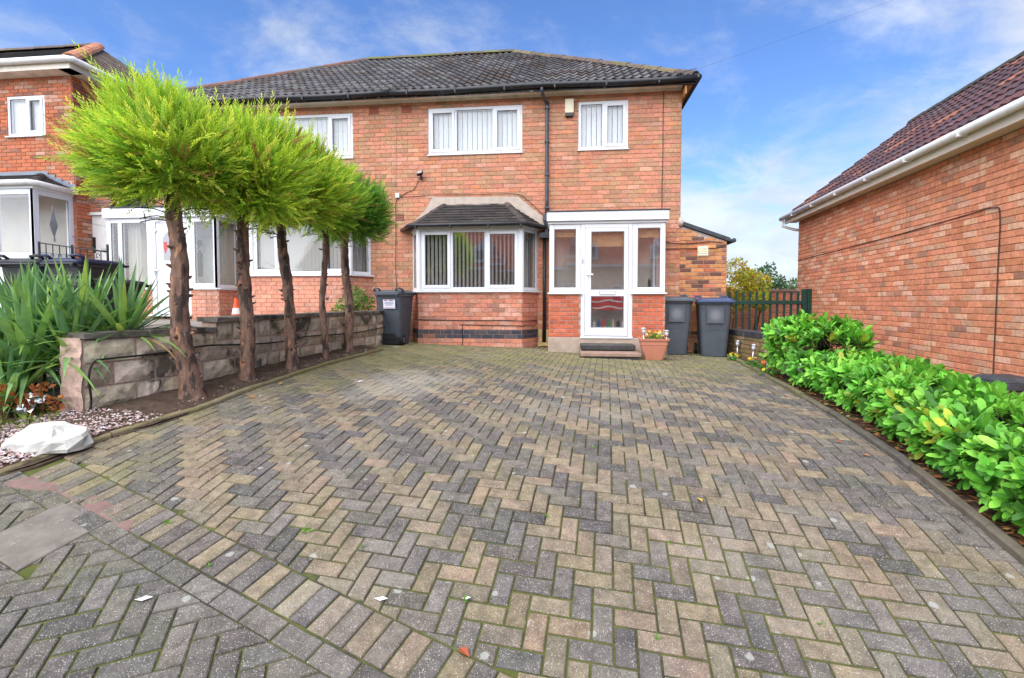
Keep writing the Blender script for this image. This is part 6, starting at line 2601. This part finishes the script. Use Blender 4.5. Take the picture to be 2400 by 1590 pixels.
# dead laurel leaves on the soil under the hedge
ml = MB()
for _ in range(700):
    y = R.uniform(2.0, 7.3)
    x = kr_x(y) + .09 + abs(R.gauss(0, .12))
    z = ground(x, y) + .03 + R.uniform(0, .012)
    a = R.uniform(0, 6.28)
    u, v = Vector((math.cos(a), math.sin(a), R.uniform(-.2, .2))), Vector((-math.sin(a), math.cos(a), R.uniform(-.3, .3)))
    p, l_ = Vector((x, y, z)), R.uniform(.02, .045)
    ml.add([p - u * l_, p + v * l_ * .4, p + u * l_, p - v * l_ * .4], [(0, 1, 2, 3)], pick([(50, (.26, .10, .035)), (30, (.16, .07, .03)), (12, (.42, .22, .06)), (8, (.20, .26, .05))]))
setp(ml.build('leaf_litter', material('dead_leaf', 'ATTR', rough=.7, trans=.1)), kind='stuff', label='dead laurel leaves littering the right-hand bed')

# ================================================================== sword-leaved plant on the left
SWORD = material('sword_leaf', 'OBJ', rough=.45, spec=.35, trans=.2, var=.15, vscale=12)


def sword_mesh(curve, L=.62, W=.05):
    vs, fs = [], []
    n_ = 7
    for i in range(n_ + 1):
        q = i / n_
        w = W / 2 * (.55 + .45 * math.sin(min(1, q * 1.7) * 1.57)) * (1 - max(0, (q - .35) / .65) ** 1.5)
        y = L * (q - curve * .25 * q ** 3)
        z = -curve * L * q ** 2.4
        vs += [(-w, y, z + .35 * w), (0, y, z), (w, y, z + .35 * w)]
    for i in range(n_):
        a = i * 3
        fs += [(a, a + 1, a + 4, a + 3), (a + 1, a + 2, a + 5, a + 4)]
    me = bpy.data.meshes.new('leaf')
    me.from_pydata(vs, [], fs)
    me.materials.append(SWORD)
    me.polygons.foreach_set('use_smooth', [True] * len(fs))
    me.update()
    return me


SM = [sword_mesh(.0, .74, .064), sword_mesh(.12, .76, .064), sword_mesh(.45, .78, .058), sword_mesh(.85, .78, .055)]
yu = thing('yucca_plant', (-4.35, 3.75, .1), 'large clump of spiky sword-leaved plant at the left edge', 'plant')
PAL_Y = [(40, (.21, .38, .13)), (26, (.14, .28, .105)), (24, (.29, .48, .12)), (10, (.40, .54, .09))]
heads = [((-4.66, 3.86, .54), 46, .97), ((-4.34, 3.96, .58), 46, .97), ((-4.04, 4.08, .60), 42, .90), ((-4.50, 3.66, .38), 46, .95), ((-4.98, 3.95, .54), 36, .97), ((-4.22, 3.76, .42), 38, .85),
         ((-4.75, 3.6, .30), 34, .9), ((-4.45, 3.45, .12), 30, .8)]
swords = []
for (hx_, hy_, hz_), nl, sc in heads:
    MB().tube([(hx_, hy_, hz_ - .5), (hx_, hy_, hz_ + .02)], [.05, .045], 7).build('stem', TWIG, yu)
    nl = int(nl * 1.7)
    for k in range(nl):
        q = k / nl
        a = k * 2.39996 + R.uniform(-.2, .2)
        el = math.radians(86 - 92 * q ** .9 + R.uniform(-8, 8))
        wallside = hx_ > -4.4 and math.cos(a) > -.15
        if wallside:
            el = max(el, math.radians(R.uniform(6, 26)))
        d_ = Vector((math.cos(a) * math.cos(el), math.sin(a) * math.cos(el), math.sin(el)))
        z = Vector((0, 0, 1)) - d_ * d_.z
        z = z.normalized() if z.length > .15 else Vector((-math.cos(a), -math.sin(a), 0))
        x = d_.cross(z).normalized()
        z = x.cross(d_)
        s_ = sc * R.uniform(.85, 1.15) * (1.0 if q < .7 else .85)
        me = SM[0 if q < .35 else (1 if q < .6 else R.choice((1, 1, 2) if wallside else (1, 2, 2, 3)))]
        M = Matrix((x * s_, d_ * s_, z * s_)).transposed().to_4x4()
        M.translation = Vector((hx_, hy_, hz_)) + Vector((math.cos(a), math.sin(a), 0)) * .02 - Vector((0, 0, .06 * q))
        c_ = pick(PAL_Y)
        if q > .93 and R.random() < .5:
            c_ = (.42, .30, .12)
        swords.append((M, me, c_))

swords.sort(key=lambda q: ((q[0] @ Vector((0, .4, 0))) - CAM).length)
SWORD_J = material('sword_leaf_joined', 'ATTR', rough=.45, spec=.35, trans=.2, var=.15, vscale=12)
mj = MB()
for i, (M, me, c_) in enumerate(swords):
    if i < 300:
        inst('leaf', me, M, yu, c_)
    else:
        mj.add([tuple(M @ v.co) for v in me.vertices], [tuple(f.vertices) for f in me.polygons], c_)
mj.build('foliage', SWORD_J, yu, smooth=True, kind='stuff')

# dry russet plant at its foot
DRY = material('russet_dry_leaf', (.40, .13, .035), rough=.8, var=.3, vscale=20, trans=.2)
dp = thing('dry_plant', (-4.25, 3.42, 0), 'withered russet plant at the foot of the spiky clump', 'plant')
for k in range(11):
    b0_ = Vector((-4.62 + R.uniform(0, .62), 3.40 + R.uniform(-.08, .12), .0))
    e = b0_ + Vector((R.uniform(-.12, .12), R.uniform(-.12, .0), R.uniform(.1, .3)))
    MB().tube([b0_ - Vector((0, 0, .1)), b0_.lerp(e, .5) + Vector((0, 0, .04)), e], .004, 4).build('stem', DRY, dp)
    leafy(dp, 'withered_leaves', tuple(e - Vector((0, 0, .09))), .06, .12, 26, DRY, .05, .016)
o = leafy(None, 'weeds', (-4.35, 3.2, -.03), .45, .06, 500, material('weed_green', (.16, .22, .03), rough=.7, trans=.2), .05, .008)
setp(o, label='low moss and weeds beside the pale stone')

# ================================================================== greenery behind
BLEAF = material('broad_leaf', 'ATTR', rough=.5, trans=.3)


def leaf_tree(name, base, ctr, rad, n, pal, label, cat='tree', ls=.06, group=None, berry=None, squash=.9, stems=3):
    t = thing(name, base, label, cat, group)
    m = MB()
    for k in range(stems):
        e = Vector(ctr) + Vector((R.uniform(-.5, .5) * rad, R.uniform(-.5, .5) * rad, R.uniform(-.2, .4) * rad))
        m.tube(bezier([base, Vector(base).lerp(e, .5) + Vector((R.uniform(-.1, .1), 0, 0)), e], 4), [.05 * rad * (1 - i / 10) for i in range(9)], 6)
    m.build('trunk', TWIG, t)
    f = MB()
    blobs = [(Vector(ctr) + Vector((R.gauss(0, .45), R.gauss(0, .45), R.gauss(0, .4))) * rad, rad * R.uniform(.35, .6)) for _ in range(9)]
    for k in range(n):
        c_, r_ = R.choice(blobs)
        d_ = Vector((R.gauss(0, 1), R.gauss(0, 1), R.gauss(0, 1))).normalized()
        p = c_ + d_ * r_ * R.uniform(.5, 1.05)
        dd = (d_ + Vector((R.gauss(0, .6), R.gauss(0, .6), R.gauss(0, .6)))).normalized()
        s_ = dd.orthogonal().normalized()
        s_.rotate(Matrix.Rotation(R.uniform(0, 6.28), 3, dd))
        l_ = ls * R.uniform(.7, 1.4)
        col = pick(pal)
        f.add([p, p + dd * l_ * .5 + s_ * l_ * .3, p + dd * l_, p + dd * l_ * .5 - s_ * l_ * .3], [(0, 1, 2, 3)], col)
    f.build('crown', BLEAF, t, kind='stuff')
    return t


YEL = [(45, (.58, .58, .05)), (28, (.34, .46, .05)), (17, (.62, .42, .05)), (10, (.75, .18, .03))]
leaf_tree('shrub', (4.78, 13.2, -.2), (4.78, 13.2, 1.28), .55, 5200, YEL, 'tall yellow-green shrub with orange berries behind the green fence', 'shrub', .06)
leaf_tree('shrub', (4.1, 12.9, -.2), (4.08, 12.9, .95), .40, 2200, [(40, (.42, .36, .04)), (30, (.5, .28, .04)), (30, (.25, .34, .04))], 'lower autumn-coloured shrub behind the fence by the lean-to', 'shrub', .06)
leaf_tree('tree', (9.0, 23, -.3), (9.0, 23, 1.55), .85, 1500, [(60, (.05, .11, .035)), (40, (.08, .15, .04))], 'dark green tree beyond the red wall', 'tree', .12)
leaf_tree('tree', (11.4, 26, -.3), (11.2, 26, 1.4), .9, 1300, [(60, (.09, .16, .05)), (40, (.13, .2, .06))], 'paler tree against the bungalow corner', 'tree', .12)
leaf_tree('shrub', (-3.95, 8.75, .5), (-3.95, 8.75, .80), .30, 1500, [(50, (.12, .25, .04)), (30, (.20, .33, .04)), (20, (.07, .16, .03))], 'small green shrub on the wall between the bay and the bin', 'shrub', .05)
# distant roof behind the lean-to
dr = thing('distant_house', (8, 30, -.3), 'far roof peeping out beside the lean-to', 'house')
m = MB()
m.add([(6.5, 30, 2.0), (10.2, 30, 1.55), (10.2, 36, 1.55), (6.5, 36, 2.0), (6.5, 33, 3.4), (8.4, 33, 2.6)], [(0, 1, 5, 4), (1, 2, 5), (2, 3, 4, 5)])
m.build('roof', ROOFBASE, dr)
m = MB()
m.box(6.6, 10, 30.2, 35.8, -.3, 1.9)
m.build('wall', MORTAR, dr)

# ================================================================== weeds in the joints, fallen leaves, scraps
WEED = material('joint_weed', (.15, .32, .03), rough=.6, trans=.3)
spots = [(-1.396, 2.486, .06), (-.45, 2.148, .04), (-1.05, 2.40, .03), (.38, 2.05, .035), (-.9, 3.1, .03), (.55, 2.62, .03), (-2.2, 2.46, .05), (-1.75, 2.2, .03), (.2, 3.6, .03), (1.1, 2.2, .03), (-.1, 2.75, .03), (-2.35, 3.2, .03)]
PLACES = ['tiny weed in the joints well above the large tuft', 'tiny weed in the joints right of the drive centre', 'moss-like weed along the slanting edge course at the left', 'tiny weed on the slanting edge course', 'tiny weed halfway up the drive near its centre', 'tiny weed near the bottom right corner of the drive', 'tiny weed at the very centre of the lower drive', 'tiny weed near the left edging of the drive']
for i, (x, y, r_) in enumerate(spots):
    z = ground(x, y)
    where = ['largest green weed tuft in the joints left of the drive centre', 'small weed near the bottom centre of the drive', 'tiny weed in the joints below the large tuft', 'tiny weed at the bottom right of the drive'][i] if i < 4 else PLACES[i - 4]
    t = thing('weed', (x, y, z), where, 'weed', 'weeds in the joints')
    leafy(t, 'leaves', (x, y, z + .002), r_ * .35, .010, 12, WEED, r_ * .55, r_ * .10)
FALL = {'orange': material('fallen_orange_leaf', (.55, .20, .03), rough=.7, trans=.2), 'red': material('fallen_red_leaf', (.40, .10, .04), rough=.7, trans=.2), 'yellow': material('fallen_yellow_leaf', (.62, .40, .06), rough=.7, trans=.2)}
fl = [(-2.95, 4.30, 'orange', .045, 'orange leaf by the left edging near the first trunk'), (-2.99, 4.85, 'yellow', .045, 'yellow leaf by the left edging near the second trunk'), (-2.96, 7.2, 'red', .06, 'russet leaf by the left edging near the last trunk'),
      (-.402, 1.889, 'red', .04, 'curled red leaf at the bottom of the drive'), (-2.4, 5.9, 'yellow', .04, 'yellow leaf on the mossy blocks'), (-1.5, 1.62, 'orange', .03, 'orange leaf on the grey footway blocks'), (-1.25, 1.5, 'red', .03, 'reddish leaf on the grey footway blocks'),
      (2.1, 4.0, 'red', .03, 'red leaf by the right edging'), (2.15, 3.75, 'orange', .03, 'orange leaf against the right edging'), (.8, 3.0, 'yellow', .028, 'yellow leaf in the middle of the drive'), (-2.1, 7.9, 'orange', .04, 'orange leaf before the bay'), (-3.3, 3.6, 'orange', .04, 'orange leaf in the bed by the first trunk')]
for x, y, c_, r_, lab_ in fl:
    z = ground(x, y) + .014
    m = MB()
    a = R.uniform(0, 6.28)
    u, v = Vector((math.cos(a), math.sin(a), 0)), Vector((-math.sin(a), math.cos(a), 0))
    p = Vector((x, y, z))
    up_ = Vector((0, 0, 1))
    m.add([p - u * r_, p - u * r_ * .2 + v * r_ * .5 + up_ * r_ * .3, p + u * r_ + up_ * r_ * .15, p - u * r_ * .2 - v * r_ * .5 + up_ * r_ * .25, p + up_ * .004], [(0, 4, 1), (1, 4, 2), (2, 4, 3), (3, 4, 0)])
    setp(m.build('fallen_leaf', FALL[c_]), label=lab_, category='leaf', group='fallen leaves')
PAPER = material('white_scrap', (.75, .76, .78), rough=.7)
for x, y, r_, lab_ in ((-.831, 2.101, .035, 'white feather-like scrap low on the drive'), (-2.26, 5.16, .05, 'white scrap on the mossy blocks before the trunks'), (-.446, 2.148, .022, 'pale pink scrap low on the drive'), (-1.9, 1.98, .04, 'white scrap on the grey footway'), (-3.0, 8.4, .07, 'white scrap by the labelled bin')):
    z = ground(x, y) + .012
    m = MB()
    a = R.uniform(-.5, .5)
    u, v = Vector((math.cos(a), math.sin(a), 0)), Vector((-math.sin(a), math.cos(a), 0))
    p = Vector((x, y, z))
    m.add([p - u * r_, p - v * r_ * .35, p + u * r_ + Vector((0, 0, .008)), p + v * r_ * .4 + Vector((0, 0, .006)), p - u * r_ * .4 + v * r_ * .3], [(0, 1, 2, 3, 4)])
    setp(m.build('paper_scrap', PAPER), label=lab_, category='litter', group='paper scraps')

# ================================================================== houses across the street, met only as reflections
op = thing('opposite_house', (-6, -24, -1.5), 'red-roofed house across the street mirrored in the window glass', 'house')
OB = material('opposite_brick', (.60, .36, .24), rough=.9, var=.2, vscale=3)
OR = material('opposite_red_roof', (.48, .17, .11), rough=.9, var=.25, vscale=4)
m = MB()
m.box(-24, 16, -33, -23.5, -1.6, 3.8)
m.build('wall', OB, op)
m = MB()
m.add([(-24.5, -23.1, 3.8), (16.5, -23.1, 3.8), (16.5, -28.2, 8.2), (-24.5, -28.2, 8.2), (-24.5, -33.4, 3.8), (16.5, -33.4, 3.8)], [(0, 3, 2, 1), (4, 5, 2, 3)])
m.build('roof', OR, op)
m = MB()
m.box(-24.4, 16.4, -23.05, -22.95, 3.75, 3.95)
m.build('gutter', UPVC, op)
for cx in (-13.5, -7.0, 1.5, 8.0):
    m = MB()
    m.add([(cx - 1.1, -23.6, 4.4), (cx + 1.1, -23.6, 4.4), (cx + 1.1, -23.6, 5.6), (cx, -23.6, 6.4), (cx - 1.1, -23.6, 5.6), (cx - 1.1, -27, 4.4), (cx + 1.1, -27, 4.4), (cx + 1.1, -27, 5.6), (cx, -27, 6.4), (cx - 1.1, -27, 5.6)],
          [(0, 4, 3, 2, 1), (1, 2, 7, 6), (0, 5, 9, 4), (2, 3, 8, 7), (3, 4, 9, 8)])
    dm = m.build('dormer', UPVC, op)
    m = MB()
    for q in (-.45, .45):
        m.box(cx + q - .36, cx + q + .36, -23.57, -23.55, 4.65, 5.45)
    m.build('dormer_window', SEAL, dm)
for cx in (-20, -16.5, -13, -9.5, -6, -2.5, 1, 4.5, 8, 11.5):
    m = MB()
    m.box(cx - .8, cx + .8, -23.5, -23.4, .9, 2.3)
    wn = m.build('window', UPVC, op)
    m = MB()
    for q in (-.4, .4):
        m.box(cx + q - .32, cx + q + .32, -23.4, -23.38, 1.0, 2.2)
    m.build('pane', SEAL, wn)
leaf_tree('street_shrub', (-9.5, -18, -1.5), (-9.5, -18, .6), 1.9, 2500, [(50, (.16, .28, .04)), (50, (.10, .2, .03))], 'green shrub across the street mirrored in the bay window', 'shrub', .25)
